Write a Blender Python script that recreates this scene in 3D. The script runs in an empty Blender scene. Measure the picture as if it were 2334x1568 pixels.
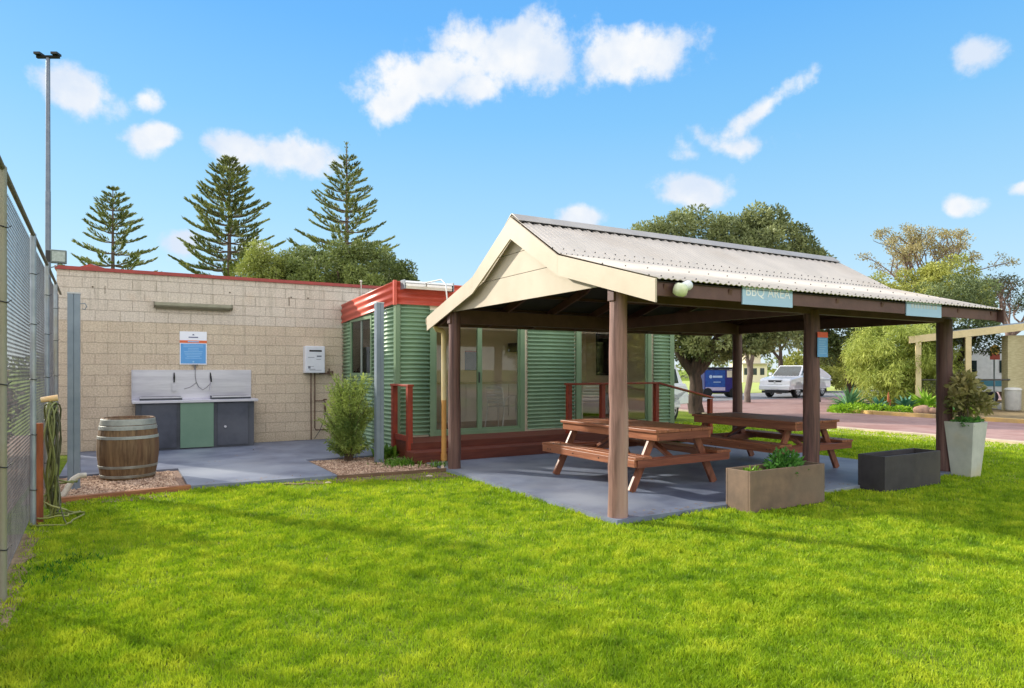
import bpy, math, random
import numpy as np
from mathutils import Vector, Matrix
rnd = random.Random(7); RS = np.random.RandomState(11)
sc = bpy.context.scene; COL = sc.collection
R = math.radians; PI = math.pi

def lin(c):
    return tuple((x/12.92 if x <= .04045 else ((x+.055)/1.055)**2.4) for x in (v/255 for v in c))
def S(r, g, b): return lin((r, g, b))+(1,)

# ------------------------------------------------------------------ camera
cam = bpy.data.objects.new('camera', bpy.data.cameras.new('camera')); COL.objects.link(cam)
cam.location = (0, 0, 1.5); cam.rotation_euler = (R(90), 0, 0)
cam.data.sensor_width = 36; cam.data.lens = 1531/2334*36
cam.data.shift_y = (842-784)/2334
cam.data.clip_start = 0.1; cam.data.clip_end = 3000
sc.camera = cam
# site frame: u runs along the long side of the pavilion, v runs away from the lawn
OX, OY = 1.084, 6.855; UX, UY = .8628, .5056; RZ = math.atan2(UY, UX)
def W(u, v, z=0): return Vector((OX+u*UX-v*UY, OY+u*UY+v*UX, z))

# ------------------------------------------------------------------ sun, sky
sdir = Vector((-.885, .466, 0)).normalized(); EL = R(25.8)
sdir = Vector((sdir.x*math.cos(EL), sdir.y*math.cos(EL), math.sin(EL)))
sl = bpy.data.lights.new('sun', 'SUN'); sl.energy = 4.0; sl.angle = R(1.8); sl.color = (1, .94, .82)
so = bpy.data.objects.new('sun', sl); COL.objects.link(so); so.rotation_euler = sdir.to_track_quat('Z', 'Y').to_euler(); so.location = (-20, 10, 20)
world = bpy.data.worlds.new('World'); sc.world = world; world.use_nodes = True
sc.view_settings.view_transform = 'Standard'; sc.view_settings.look = 'None'
sc.view_settings.gamma = 1
SKY_STRENGTH = .15; EXPO = .6; CLOUD_FILL = (2.3, 2.22, 2.14)
sc.view_settings.exposure = EXPO
CLOUDS = [(1000, 170, 205, 66, 10, 1.0), (1180, 112, 240, 98, 0, 1.05), (1430, 118, 205, 76, 0, .95), (900, 225, 100, 50, 35, .8), (1060, 215, 90, 50, 0, .8),
          (172, 198, 135, 66, -12, 1.05), (366, 314, 105, 42, 6, .95), (580, 345, 120, 66, 0, 1), (680, 360, 120, 60, 0, 1), (1735, 245, 110, 34, 27, .62),
          (1585, 428, 125, 56, 0, 1.15), (1322, 500, 75, 44, 0, .95), (1566, 342, 55, 28, 0, .45), (2205, 478, 56, 26, 0, .8), (2310, 441, 46, 18, 0, .75),
          (405, 556, 65, 36, 0, .95), (570, 575, 70, 34, 0, .75), (2222, 135, 70, 46, 0, .6), (1680, 318, 120, 30, -10, .36), (335, 213, 50, 26, 10, .38),
          (-300, 300, 260, 70, 5, .9), (2700, 260, 240, 60, 0, .8), (3100, 560, 260, 60, 0, .8), (-700, 560, 240, 60, 0, .8)]

def build_sky():
    """clear blue sky with fair weather clouds; Nishita sky blended with an elevation gradient so that the blue is as deep on the sun's side"""
    nt = world.node_tree; N = nt.nodes; K = nt.links; N.clear()
    out = N.new('ShaderNodeOutputWorld'); bg = N.new('ShaderNodeBackground')
    sky = N.new('ShaderNodeTexSky'); sky.sky_type = 'NISHITA'; sky.sun_disc = False
    sky.sun_elevation = EL; sky.sun_rotation = math.atan2(sdir.x, sdir.y)
    sky.air_density = 1.0; sky.dust_density = .3; sky.ozone_density = 2.2; sky.altitude = 0
    tc = N.new('ShaderNodeTexCoord'); sep = N.new('ShaderNodeSeparateXYZ'); K.new(tc.outputs['Generated'], sep.inputs[0])
    def m(op, a, b=None, c=None):
        n = N.new('ShaderNodeMath'); n.operation = op
        for i, x in enumerate((a, b, c)):
            if x is None: continue
            if isinstance(x, (int, float)): n.inputs[i].default_value = x
            else: K.new(x, n.inputs[i])
        return n.outputs[0]
    def rng(x, a, b, c=0., d=1., smooth=True):
        r = N.new('ShaderNodeMapRange'); r.interpolation_type = 'SMOOTHSTEP' if smooth else 'LINEAR'
        for k, v in (('From Min', a), ('From Max', b), ('To Min', c), ('To Max', d)): r.inputs[k].default_value = v
        K.new(x, r.inputs['Value']); return r.outputs[0]
    az = m('ARCTAN2', sep.outputs[0], sep.outputs[1]); el = m('ARCSINE', sep.outputs[2])
    cb = N.new('ShaderNodeCombineXYZ'); K.new(az, cb.inputs[0]); K.new(el, cb.inputs[1])
    def noise(s, d, r=.55, vec=None):
        no = N.new('ShaderNodeTexNoise'); no.inputs['Scale'].default_value = s; no.inputs['Detail'].default_value = d; no.inputs['Roughness'].default_value = r; K.new(vec or cb.outputs[0], no.inputs['Vector']); return no
    no = noise(17, 8, .62); n2 = noise(6, 3)
    ds = N.new('ShaderNodeVectorMath'); ds.operation = 'MULTIPLY_ADD'
    K.new(n2.outputs['Color'], ds.inputs[0]); ds.inputs[1].default_value = (.10, .07, 0)
    ad = N.new('ShaderNodeVectorMath'); ad.operation = 'ADD'; ad.inputs[1].default_value = (-.05, -.035, 0)
    K.new(cb.outputs[0], ad.inputs[0]); K.new(ad.outputs[0], ds.inputs[2])
    clouds = CLOUDS
    acc = None
    for (x, y, rx, ry, rot, w) in clouds:
        a0 = math.atan((x-1167)/1531); e0 = math.atan((842-y)/1531*math.cos(a0)); k = math.cos(a0)**2
        mp = N.new('ShaderNodeMapping'); mp.vector_type = 'TEXTURE'
        mp.inputs['Location'].default_value = (a0, e0, 0); mp.inputs['Rotation'].default_value = (0, 0, R(rot))
        mp.inputs['Scale'].default_value = (rx/1531*k, ry/1531*math.cos(a0), 1)
        K.new(ds.outputs[0], mp.inputs['Vector'])
        ln = N.new('ShaderNodeVectorMath'); ln.operation = 'LENGTH'; K.new(mp.outputs[0], ln.inputs[0])
        d = m('MULTIPLY_ADD', ln.outputs['Value'], -w, w)
        acc = d if acc is None else m('MAXIMUM', acc, d)
    dens = m('ADD', acc, m('MULTIPLY_ADD', no.outputs['Fac'], 1.7, -.86))
    mask = rng(dens, .03, .55)
    # bright cloud cover added as unseen fill light, behind the camera and overhead
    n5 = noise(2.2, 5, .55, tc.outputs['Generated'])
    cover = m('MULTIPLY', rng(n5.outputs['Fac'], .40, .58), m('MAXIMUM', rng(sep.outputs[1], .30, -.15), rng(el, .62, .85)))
    gr = N.new('ShaderNodeValToRGB'); e = gr.color_ramp; K.new(rng(el, 0, R(60), smooth=False), gr.inputs[0])
    stops = [(0, S(226, 243, 253)), (.10, S(196, 233, 255)), (.20, S(168, 221, 255)), (.33, S(132, 203, 255)), (.45, S(106, 186, 255)), (.6, S(92, 170, 246)), (1, S(74, 148, 232))]
    while len(e.elements) < len(stops): e.elements.new(.5)
    for el_, (p, c) in zip(e.elements, stops): el_.position = p; el_.color = c
    g = N.new('ShaderNodeVectorMath'); g.operation = 'SCALE'; K.new(gr.outputs[0], g.inputs[0]); g.inputs['Scale'].default_value = 1/(SKY_STRENGTH*2**EXPO)
    mx = N.new('ShaderNodeMix'); mx.data_type = 'RGBA'; mx.inputs['Factor'].default_value = .90; K.new(sky.outputs[0], mx.inputs['A']); K.new(g.outputs[0], mx.inputs['B'])
    def over(f, a, v):
        q = N.new('ShaderNodeMix'); q.data_type = 'RGBA'; K.new(f, q.inputs['Factor']); K.new(a, q.inputs['A']); q.inputs['B'].default_value = tuple(x/(SKY_STRENGTH*2**EXPO) for x in v)+(1,); return q.outputs['Result']
    c = over(cover, mx.outputs['Result'], CLOUD_FILL); ct = N.new('ShaderNodeMix'); ct.data_type = 'RGBA'; nn = noise(9, 5); K.new(rng(nn.outputs['Fac'], .35, .65), ct.inputs['Factor']); f_ = 1/(SKY_STRENGTH*2**EXPO)
    ct.inputs['A'].default_value = (.72*f_, .82*f_, .97*f_, 1); ct.inputs['B'].default_value = (.97*f_, .985*f_, 1.0*f_, 1)
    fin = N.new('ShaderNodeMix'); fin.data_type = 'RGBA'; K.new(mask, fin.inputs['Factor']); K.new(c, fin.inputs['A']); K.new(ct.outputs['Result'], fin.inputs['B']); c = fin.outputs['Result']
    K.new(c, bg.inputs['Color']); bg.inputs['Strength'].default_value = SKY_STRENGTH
    K.new(bg.outputs[0], out.inputs[0])
build_sky()

# ------------------------------------------------------------------ materials
MATS = {}
def newmat(name):
    m = bpy.data.materials.new(name); m.use_nodes = True; nt = m.node_tree; nt.nodes.clear()
    return m, nt, nt.nodes, nt.links
def PM(name, c1, c2=None, scale=6, rough=.7, metal=0, bump=0, bscale=None, stretch=(1, 1, 1), detail=5, c3=None, spec=.5, contrast=(.35, .65), bdist=.01, coat=0):
    """principled material, two (or three) colours mixed by noise in object space, with bump"""
    if name in MATS: return MATS[name]
    m, nt, N, K = newmat(name)
    out = N.new('ShaderNodeOutputMaterial'); p = N.new('ShaderNodeBsdfPrincipled'); K.new(p.outputs[0], out.inputs[0])
    p.inputs['Roughness'].default_value = rough; p.inputs['Metallic'].default_value = metal
    p.inputs['Specular IOR Level'].default_value = spec; p.inputs['Coat Weight'].default_value = coat
    tc = N.new('ShaderNodeTexCoord'); mp = N.new('ShaderNodeMapping'); mp.inputs['Scale'].default_value = stretch
    K.new(tc.outputs['Object'], mp.inputs[0])
    if c2 is None: c2 = tuple(x*.86 for x in c1[:3])+(1,)
    no = N.new('ShaderNodeTexNoise'); no.inputs['Scale'].default_value = scale; no.inputs['Detail'].default_value = detail; no.inputs['Roughness'].default_value = .62
    K.new(mp.outputs[0], no.inputs['Vector'])
    cr = N.new('ShaderNodeValToRGB'); cr.color_ramp.elements[0].position = contrast[0]; cr.color_ramp.elements[1].position = contrast[1]
    cr.color_ramp.elements[0].color = c1; cr.color_ramp.elements[1].color = c2
    K.new(no.outputs['Fac'], cr.inputs[0]); col = cr.outputs[0]
    if c3 is not None:
        n3 = N.new('ShaderNodeTexNoise'); n3.inputs['Scale'].default_value = scale*.23; n3.inputs['Detail'].default_value = 6
        K.new(mp.outputs[0], n3.inputs['Vector'])
        r3 = N.new('ShaderNodeMapRange'); r3.inputs['From Min'].default_value = .48; r3.inputs['From Max'].default_value = .68; K.new(n3.outputs['Fac'], r3.inputs['Value'])
        mx = N.new('ShaderNodeMix'); mx.data_type = 'RGBA'; K.new(r3.outputs[0], mx.inputs['Factor']); K.new(col, mx.inputs['A']); mx.inputs['B'].default_value = c3
        col = mx.outputs['Result']
    K.new(col, p.inputs['Base Color'])
    if bump:
        bn = N.new('ShaderNodeTexNoise'); bn.inputs['Scale'].default_value = bscale or scale*4; bn.inputs['Detail'].default_value = 6
        K.new(mp.outputs[0], bn.inputs['Vector'])
        b = N.new('ShaderNodeBump'); b.inputs['Strength'].default_value = bump; b.inputs['Distance'].default_value = bdist
        K.new(bn.outputs['Fac'], b.inputs['Height']); K.new(b.outputs[0], p.inputs['Normal'])
    MATS[name] = m; return m

def leafmat(name, dark, light, trans=.35, rough=.55, nscale=1.5, mid=None):
    if name in MATS: return MATS[name]
    m, nt, N, K = newmat(name)
    out = N.new('ShaderNodeOutputMaterial'); p = N.new('ShaderNodeBsdfPrincipled'); p.inputs['Roughness'].default_value = rough
    p.inputs['Specular IOR Level'].default_value = .35
    at = N.new('ShaderNodeAttribute'); at.attribute_name = 'tone'
    tc = N.new('ShaderNodeTexCoord'); no = N.new('ShaderNodeTexNoise'); no.inputs['Scale'].default_value = nscale; no.inputs['Detail'].default_value = 3
    K.new(tc.outputs['Object'], no.inputs['Vector'])
    a = N.new('ShaderNodeMath'); a.operation = 'MULTIPLY_ADD'; K.new(at.outputs['Fac'], a.inputs[0]); a.inputs[1].default_value = .6
    b = N.new('ShaderNodeMath'); b.operation = 'MULTIPLY_ADD'; K.new(no.outputs['Fac'], b.inputs[0]); b.inputs[1].default_value = 1.3; b.inputs[2].default_value = -.45
    K.new(b.outputs[0], a.inputs[2])
    cr = N.new('ShaderNodeValToRGB'); cr.color_ramp.elements[0].color = dark; cr.color_ramp.elements[1].color = light
    if mid: e_ = cr.color_ramp.elements.new(.5); e_.color = mid
    K.new(a.outputs[0], cr.inputs[0]); K.new(cr.outputs[0], p.inputs['Base Color'])
    t = N.new('ShaderNodeBsdfTranslucent'); K.new(cr.outputs[0], t.inputs['Color'])
    mx = N.new('ShaderNodeMixShader'); mx.inputs[0].default_value = trans
    K.new(p.outputs[0], mx.inputs[1]); K.new(t.outputs[0], mx.inputs[2]); K.new(mx.outputs[0], out.inputs[0])
    MATS[name] = m; return m

def glassmat(name, tint=(.75, .8, .76, 1), refl=1.0):
    if name in MATS: return MATS[name]
    m, nt, N, K = newmat(name)
    out = N.new('ShaderNodeOutputMaterial'); tr = N.new('ShaderNodeBsdfTransparent'); tr.inputs[0].default_value = tint
    gl = N.new('ShaderNodeBsdfGlossy'); gl.inputs['Roughness'].default_value = .015; gl.inputs['Color'].default_value = (.95, .97, .95, 1)
    fr = N.new('ShaderNodeFresnel'); fr.inputs[0].default_value = 1.38
    mm = N.new('ShaderNodeMath'); mm.operation = 'MULTIPLY'; K.new(fr.outputs[0], mm.inputs[0]); mm.inputs[1].default_value = refl
    mx = N.new('ShaderNodeMixShader'); K.new(mm.outputs[0], mx.inputs[0]); K.new(tr.outputs[0], mx.inputs[1]); K.new(gl.outputs[0], mx.inputs[2])
    K.new(mx.outputs[0], out.inputs[0]); MATS[name] = m; return m

def blockwall_mat():
    m, nt, N, K = newmat('painted_blockwork')
    out = N.new('ShaderNodeOutputMaterial'); p = N.new('ShaderNodeBsdfPrincipled'); K.new(p.outputs[0], out.inputs[0]); p.inputs['Roughness'].default_value = .88
    tc = N.new('ShaderNodeTexCoord'); sp = N.new('ShaderNodeSeparateXYZ'); K.new(tc.outputs['Object'], sp.inputs[0])
    ad = N.new('ShaderNodeMath'); K.new(sp.outputs[0], ad.inputs[0]); K.new(sp.outputs[1], ad.inputs[1])
    cb = N.new('ShaderNodeCombineXYZ'); K.new(ad.outputs[0], cb.inputs[0]); K.new(sp.outputs[2], cb.inputs[1])
    wob = N.new('ShaderNodeTexNoise'); wob.inputs['Scale'].default_value = 9; wob.inputs['Detail'].default_value = 4; K.new(cb.outputs[0], wob.inputs['Vector'])
    wm = N.new('ShaderNodeVectorMath'); wm.operation = 'MULTIPLY_ADD'; K.new(wob.outputs['Color'], wm.inputs[0]); wm.inputs[1].default_value = (.022, .014, 0); K.new(cb.outputs[0], wm.inputs[2])
    br = N.new('ShaderNodeTexBrick'); K.new(wm.outputs[0], br.inputs['Vector'])
    br.inputs['Scale'].default_value = 1; br.inputs['Brick Width'].default_value = .4; br.inputs['Row Height'].default_value = .2; br.inputs['Mortar Size'].default_value = .007; br.inputs['Mortar Smooth'].default_value = .5
    br.inputs['Color1'].default_value = (.46, .46, .46, 1); br.inputs['Color2'].default_value = (.58, .57, .56, 1); br.inputs['Mortar'].default_value = (.5, .5, .5, 1)
    # upper smooth cream paint / lower sandy textured paint
    mr = N.new('ShaderNodeMapRange'); mr.inputs['From Min'].default_value = 2.395; mr.inputs['From Max'].default_value = 2.405; K.new(sp.outputs[2], mr.inputs['Value'])
    def noise(s, d=5, r=.6):
        n = N.new('ShaderNodeTexNoise'); n.inputs['Scale'].default_value = s; n.inputs['Detail'].default_value = d; n.inputs['Roughness'].default_value = r; K.new(cb.outputs[0], n.inputs['Vector']); return n
    def mix(f, a, b, bt='MIX'):
        x = N.new('ShaderNodeMix'); x.data_type = 'RGBA'; x.blend_type = bt
        for s, v in (('Factor', f), ('A', a), ('B', b)):
            if isinstance(v, (tuple, float, int)): x.inputs[s].default_value = v
            else: K.new(v, x.inputs[s])
        return x.outputs['Result']
    n1 = noise(3.2); n2 = noise(22, 3, .7); n3 = noise(1.1, 6)
    lo = mix(n1.outputs['Fac'], S(216, 195, 168), S(190, 170, 145)); up = mix(n1.outputs['Fac'], S(224, 210, 194), S(200, 188, 174))
    c = mix(mr.outputs[0], lo, up)
    c = mix(.55, c, br.outputs['Color'], 'OVERLAY')
    # orange and olive lichen blotches
    r = N.new('ShaderNodeMapRange'); r.inputs['From Min'].default_value = .6; r.inputs['From Max'].default_value = .75; r.inputs['To Max'].default_value = .35; K.new(n3.outputs['Fac'], r.inputs['Value'])
    c = mix(r.outputs[0], c, S(196, 150, 92))
    n4 = noise(9, 3); r4 = N.new('ShaderNodeMapRange'); r4.inputs['From Min'].default_value = .62; r4.inputs['From Max'].default_value = .8; r4.inputs['To Max'].default_value = .3; K.new(n4.outputs['Fac'], r4.inputs['Value'])
    c = mix(r4.outputs[0], c, S(150, 138, 100))
    # mortar slightly darker, some joints open
    nj = noise(2.3, 4); rj = N.new('ShaderNodeMapRange'); rj.inputs['From Min'].default_value = .35; rj.inputs['From Max'].default_value = .75; rj.inputs['To Min'].default_value = .03; rj.inputs['To Max'].default_value = .85; K.new(nj.outputs['Fac'], rj.inputs['Value'])
    mj = N.new('ShaderNodeMath'); mj.operation = 'MULTIPLY'; K.new(br.outputs['Fac'], mj.inputs[0]); K.new(rj.outputs[0], mj.inputs[1])
    nf = noise(38, 4, .75); rf = N.new('ShaderNodeMapRange'); rf.inputs['From Min'].default_value = .38; rf.inputs['From Max'].default_value = .62; K.new(nf.outputs['Fac'], rf.inputs['Value'])
    c = mix(.38, c, mix(rf.outputs[0], S(150, 132, 112), S(240, 226, 206)), 'MIX')
    rz = N.new('ShaderNodeMapRange'); rz.inputs['From Min'].default_value = 2.38; rz.inputs['From Max'].default_value = 2.42; rz.inputs['To Min'].default_value = .5; K.new(sp.outputs[2], rz.inputs['Value'])
    mk = N.new('ShaderNodeMath'); mk.operation = 'MULTIPLY'; K.new(mj.outputs[0], mk.inputs[0]); K.new(rz.outputs[0], mk.inputs[1])
    c = mix(mk.outputs[0], c, S(146, 130, 108))
    # run-off streaks below the capping and round the fittings
    ms = N.new('ShaderNodeMapping'); ms.inputs['Scale'].default_value = (7, .5, 1); K.new(cb.outputs[0], ms.inputs[0])
    ns = N.new('ShaderNodeTexNoise'); ns.inputs['Scale'].default_value = 1.6; ns.inputs['Detail'].default_value = 6; ns.inputs['Roughness'].default_value = .7; K.new(ms.outputs[0], ns.inputs['Vector'])
    r1 = N.new('ShaderNodeMapRange'); r1.inputs['From Min'].default_value = .5; r1.inputs['From Max'].default_value = .72; K.new(ns.outputs['Fac'], r1.inputs['Value'])
    r2 = N.new('ShaderNodeMapRange'); r2.inputs['From Min'].default_value = 1.2; r2.inputs['From Max'].default_value = 3.35; r2.inputs['To Min'].default_value = .12; r2.inputs['To Max'].default_value = .6; K.new(sp.outputs[2], r2.inputs['Value'])
    mq = N.new('ShaderNodeMath'); mq.operation = 'MULTIPLY'; K.new(r1.outputs[0], mq.inputs[0]); K.new(r2.outputs[0], mq.inputs[1])
    c = mix(mq.outputs[0], c, S(142, 132, 112))
    # damp splash zone at the foot of the wall (dirt, not light)
    rb = N.new('ShaderNodeMapRange'); rb.inputs['From Min'].default_value = .25; rb.inputs['From Max'].default_value = 0; rb.inputs['To Max'].default_value = .35; K.new(sp.outputs[2], rb.inputs['Value'])
    mb = N.new('ShaderNodeMath'); mb.operation = 'MULTIPLY'; K.new(rb.outputs[0], mb.inputs[0]); K.new(n1.outputs['Fac'], mb.inputs[1])
    c = mix(mb.outputs[0], c, S(130, 120, 84))
    K.new(c, p.inputs['Base Color'])
    h1 = N.new('ShaderNodeMath'); h1.operation = 'MULTIPLY'; K.new(br.outputs['Fac'], h1.inputs[0]); h1.inputs[1].default_value = -.9
    h2 = N.new('ShaderNodeMath'); h2.operation = 'MULTIPLY_ADD'; K.new(n2.outputs['Fac'], h2.inputs[0]); h2.inputs[1].default_value = .5; K.new(h1.outputs[0], h2.inputs[2])
    b = N.new('ShaderNodeBump'); b.inputs['Strength'].default_value = .9; b.inputs['Distance'].default_value = .012; K.new(h2.outputs[0], b.inputs['Height']); K.new(b.outputs[0], p.inputs['Normal'])
    return m

def wood(name, a, b, axis=1, rough=.6, bump=.25, c3=None):
    st = [14, 14, 14]; st[axis] = 1.0
    return PM(name, a, b, scale=2.2, rough=rough, bump=bump, bscale=5, stretch=tuple(st), c3=c3, bdist=.004, contrast=(.3, .7))

# ------------------------------------------------------------------ mesh builder
class MB:
    def __init__(s): s.v = []; s.f = []; s.sm = []
    def add(s, vs, fs, sm=False, M=None):
        n = len(s.v)
        for p in vs:
            p = Vector(p)
            s.v.append(M @ p if M is not None else p)
        for f in fs: s.f.append([n+i for i in f]); s.sm.append(sm)
        return s
    def box(s, x0, x1, y0, y1, z0, z1, M=None):
        return s.add([(x0, y0, z0), (x1, y0, z0), (x1, y1, z0), (x0, y1, z0), (x0, y0, z1), (x1, y0, z1), (x1, y1, z1), (x0, y1, z1)],
                     [(3, 2, 1, 0), (4, 5, 6, 7), (0, 1, 5, 4), (1, 2, 6, 5), (2, 3, 7, 6), (3, 0, 4, 7)], M=M)
    def beam(s, a, b, w, h, up=(0, 0, 1)):
        """rectangular bar from a to b, width w across, height h along up"""
        a = Vector(a); b = Vector(b); d = (b-a); L = d.length; d.normalize(); up = Vector(up)
        x = d.cross(up).normalized(); z = x.cross(d).normalized()
        M = Matrix((( x.x, d.x, z.x, a.x), (x.y, d.y, z.y, a.y), (x.z, d.z, z.z, a.z), (0, 0, 0, 1)))
        return s.box(-w/2, w/2, 0, L, -h/2, h/2, M)
    def cyl(s, a, b, r0, r1=None, n=16, caps=True, sm=True):
        a = Vector(a); b = Vector(b); r1 = r0 if r1 is None else r1; d = (b-a).normalized()
        x = d.orthogonal().normalized(); y = d.cross(x); vs = []
        for (c, r) in ((a, r0), (b, r1)):
            for i in range(n):
                t = 2*PI*i/n; vs.append(c+x*(r*math.cos(t))+y*(r*math.sin(t)))
        s.add(vs, [(i, (i+1) % n, n+(i+1) % n, n+i) for i in range(n)], sm)
        if caps: s.add(vs[:n], [tuple(range(n))[::-1]]); s.add(vs[n:], [tuple(range(n))])
        return s
    def tube(s, pts, r, n=8, caps=True, rs=None):
        pts = [Vector(p) for p in pts]; vs = []; prev = None
        for i, p in enumerate(pts):
            d = (pts[min(i+1, len(pts)-1)]-pts[max(i-1, 0)]).normalized()
            x = d.orthogonal().normalized() if prev is None else (prev-d*prev.dot(d)).normalized()
            prev = x; y = d.cross(x); rr = rs[i] if rs else r
            for k in range(n): t = 2*PI*k/n; vs.append(p+x*(rr*math.cos(t))+y*(rr*math.sin(t)))
        fs = []
        for i in range(len(pts)-1):
            for k in range(n): fs.append((i*n+k, i*n+(k+1) % n, (i+1)*n+(k+1) % n, (i+1)*n+k))
        s.add(vs, fs, True)
        if caps: s.add(vs[:n], [tuple(range(n))[::-1]]); s.add(vs[-n:], [tuple(range(n))])
        return s
    def lathe(s, prof, n=32, M=None, groove=0, per=4, sm=True, close=False):
        vs = []; m = n*(per if groove else 1)
        for (r, z) in prof:
            for i in range(m):
                t = 2*PI*i/m; rr = r-(groove if (groove and i % per == 0) else 0); vs.append((rr*math.cos(t), rr*math.sin(t), z))
        fs = []
        for j in range(len(prof)-1):
            for i in range(m): fs.append((j*m+i, j*m+(i+1) % m, (j+1)*m+(i+1) % m, (j+1)*m+i))
        return s.add(vs, fs, sm, M)
    def prism(s, poly, a, b, axis='y', M=None, caps=True):
        """polygon in the plane across the axis, extruded from a to b"""
        n = len(poly)
        def P(p, t): return {'y': (p[0], t, p[1]), 'x': (t, p[0], p[1]), 'z': (p[0], p[1], t)}[axis]
        vs = [P(p, a) for p in poly]+[P(p, b) for p in poly]
        fs = [(i, (i+1) % n, n+(i+1) % n, n+i) for i in range(n)]
        if caps: fs += [tuple(range(n))[::-1], tuple(range(n, 2*n))]
        return s.add(vs, fs, False, M)
    def sphere(s, c, r, nu=16, nv=10, sc=(1, 1, 1), v0=0, v1=PI):
        vs = []; fs = []
        for j in range(nv+1):
            ph = v0+(v1-v0)*j/nv
            for i in range(nu):
                t = 2*PI*i/nu; vs.append((c[0]+r*sc[0]*math.sin(ph)*math.cos(t), c[1]+r*sc[1]*math.sin(ph)*math.sin(t), c[2]+r*sc[2]*math.cos(ph)))
        for j in range(nv):
            for i in range(nu): fs.append((j*nu+i, (j+1)*nu+i, (j+1)*nu+(i+1) % nu, j*nu+(i+1) % nu))
        return s.add(vs, fs, True)
    def build(s, name, mat, parent=None, bevel=0, loc=None, rot=None, recalc=True):
        me = bpy.data.meshes.new(name); me.from_pydata([tuple(p) for p in s.v], [], s.f)
        me.polygons.foreach_set('use_smooth', s.sm); 
        if recalc:
            import bmesh
            bm = bmesh.new(); bm.from_mesh(me); bmesh.ops.recalc_face_normals(bm, faces=bm.faces); bm.to_mesh(me); bm.free()
        me.materials.append(mat); o = bpy.data.objects.new(name, me); COL.objects.link(o)
        if parent is not None: o.parent = parent
        if loc is not None: o.location = loc
        if rot is not None: o.rotation_euler = rot
        if bevel:
            b = o.modifiers.new('bevel', 'BEVEL'); b.width = bevel; b.segments = 2; b.limit_method = 'ANGLE'; b.angle_limit = R(40)
        return o

def tag(o, label=None, cat=None, group=None, kind=None):
    if label: o['label'] = label
    if cat: o['category'] = cat
    if group: o['group'] = group
    if kind: o['kind'] = kind
    return o
def thing(name, label, cat, loc=(0, 0, 0), rz=None, group=None):
    o = bpy.data.objects.new(name, None); COL.objects.link(o); o.empty_display_size = .2
    o.location = loc; o.rotation_euler = (0, 0, RZ if rz is None else rz)
    return tag(o, label, cat, group)
def copy_tree(o, parent=None):
    c = o.copy(); COL.objects.link(c); c.parent = parent
    for ch in [x for x in COL.objects if x.parent == o]: copy_tree(ch, c)
    return c

def fast_mesh(name, verts, faces, mat, parent=None, tone=None, loc=None, rz=None):
    """verts (n,3), faces (m,k) numpy arrays"""
    me = bpy.data.meshes.new(name); k = faces.shape[1]; m = len(faces)
    me.vertices.add(len(verts)); me.vertices.foreach_set('co', verts.astype(np.float32).ravel())
    me.loops.add(m*k); me.loops.foreach_set('vertex_index', faces.astype(np.int32).ravel())
    me.polygons.add(m); me.polygons.foreach_set('loop_start', np.arange(0, m*k, k, dtype=np.int32)); me.polygons.foreach_set('loop_total', np.full(m, k, dtype=np.int32))
    me.update(calc_edges=True)
    if tone is not None:
        a = me.attributes.new('tone', 'FLOAT', 'FACE'); a.data.foreach_set('value', tone.astype(np.float32))
    me.materials.append(mat); o = bpy.data.objects.new(name, me); COL.objects.link(o)
    if parent is not None: o.parent = parent
    if loc is not None: o.location = loc
    if rz is not None: o.rotation_euler = (0, 0, rz)
    return o

def unit(a): return a/np.maximum(np.linalg.norm(a, axis=1, keepdims=True), 1e-9)
def leaves(P, D, L, Wd, up=None, rs=RS):
    """diamond leaves at P pointing along D with length L and width Wd"""
    n = len(P); D = unit(D); side = unit(np.cross(D, unit(rs.normal(size=(n, 3))) if up is None else up))
    L = np.broadcast_to(L, n)[:, None]; Wd = np.broadcast_to(Wd, n)[:, None]
    nrm = np.cross(D, side)
    v = np.stack([P, P+D*L*.5+side*Wd*.5+nrm*L*.06, P+D*L, P+D*L*.5-side*Wd*.5+nrm*L*.06], 1).reshape(-1, 3)
    f = np.arange(n*4).reshape(n, 4); return v, f
def crown(name, clumps, n, L, wid, mat, parent, droop=0., seed=1, hollow=.55, flat=0., loc=None):
    """leaf crown: clumps = [(x,y,z,rx,ry,rz)], leaves near the surface of each clump, pointing outwards"""
    rs = np.random.RandomState(seed); C = np.array(clumps, float)
    w = (C[:, 3]*C[:, 4]+C[:, 4]*C[:, 5]+C[:, 3]*C[:, 5]); idx = rs.choice(len(C), n, p=w/w.sum())
    d = unit(rs.normal(size=(n, 3))); rad = hollow+(1-hollow)*rs.rand(n)**.6
    P = C[idx, :3]+d*C[idx, 3:6]*rad[:, None]
    D = d*1.0+rs.normal(size=(n, 3))*.75; D[:, 2] = D[:, 2]*(1-flat)-droop
    ct = rs.rand(len(C))
    tone = np.clip(.45*ct[idx]+.55*rs.rand(n), 0, 1)
    v, f = leaves(P, D, L*(.65+.7*rs.rand(n)), wid*(.7+.6*rs.rand(n)), rs=rs)
    return fast_mesh(name, v, f, mat, parent, tone, loc)
def clumpset(cx, cy, cz, rx, ry, rz, n, r, seed, bottom=-.5, jit=.12):
    """clumps spread over an ellipsoid"""
    rs = random.Random(seed); out = []
    while len(out) < n:
        x, y, z = rs.gauss(0, 1), rs.gauss(0, 1), rs.gauss(0, 1); l = math.sqrt(x*x+y*y+z*z); x, y, z = x/l, y/l, z/l
        if z < bottom: continue
        k = .86+rs.uniform(-jit, jit)-.22*rs.random()**2
        q = r*rs.uniform(.7, 1.35)
        out.append((cx+rx*k*x, cy+ry*k*y, cz+rz*k*z, q, q, q*.85))
    return out
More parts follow.
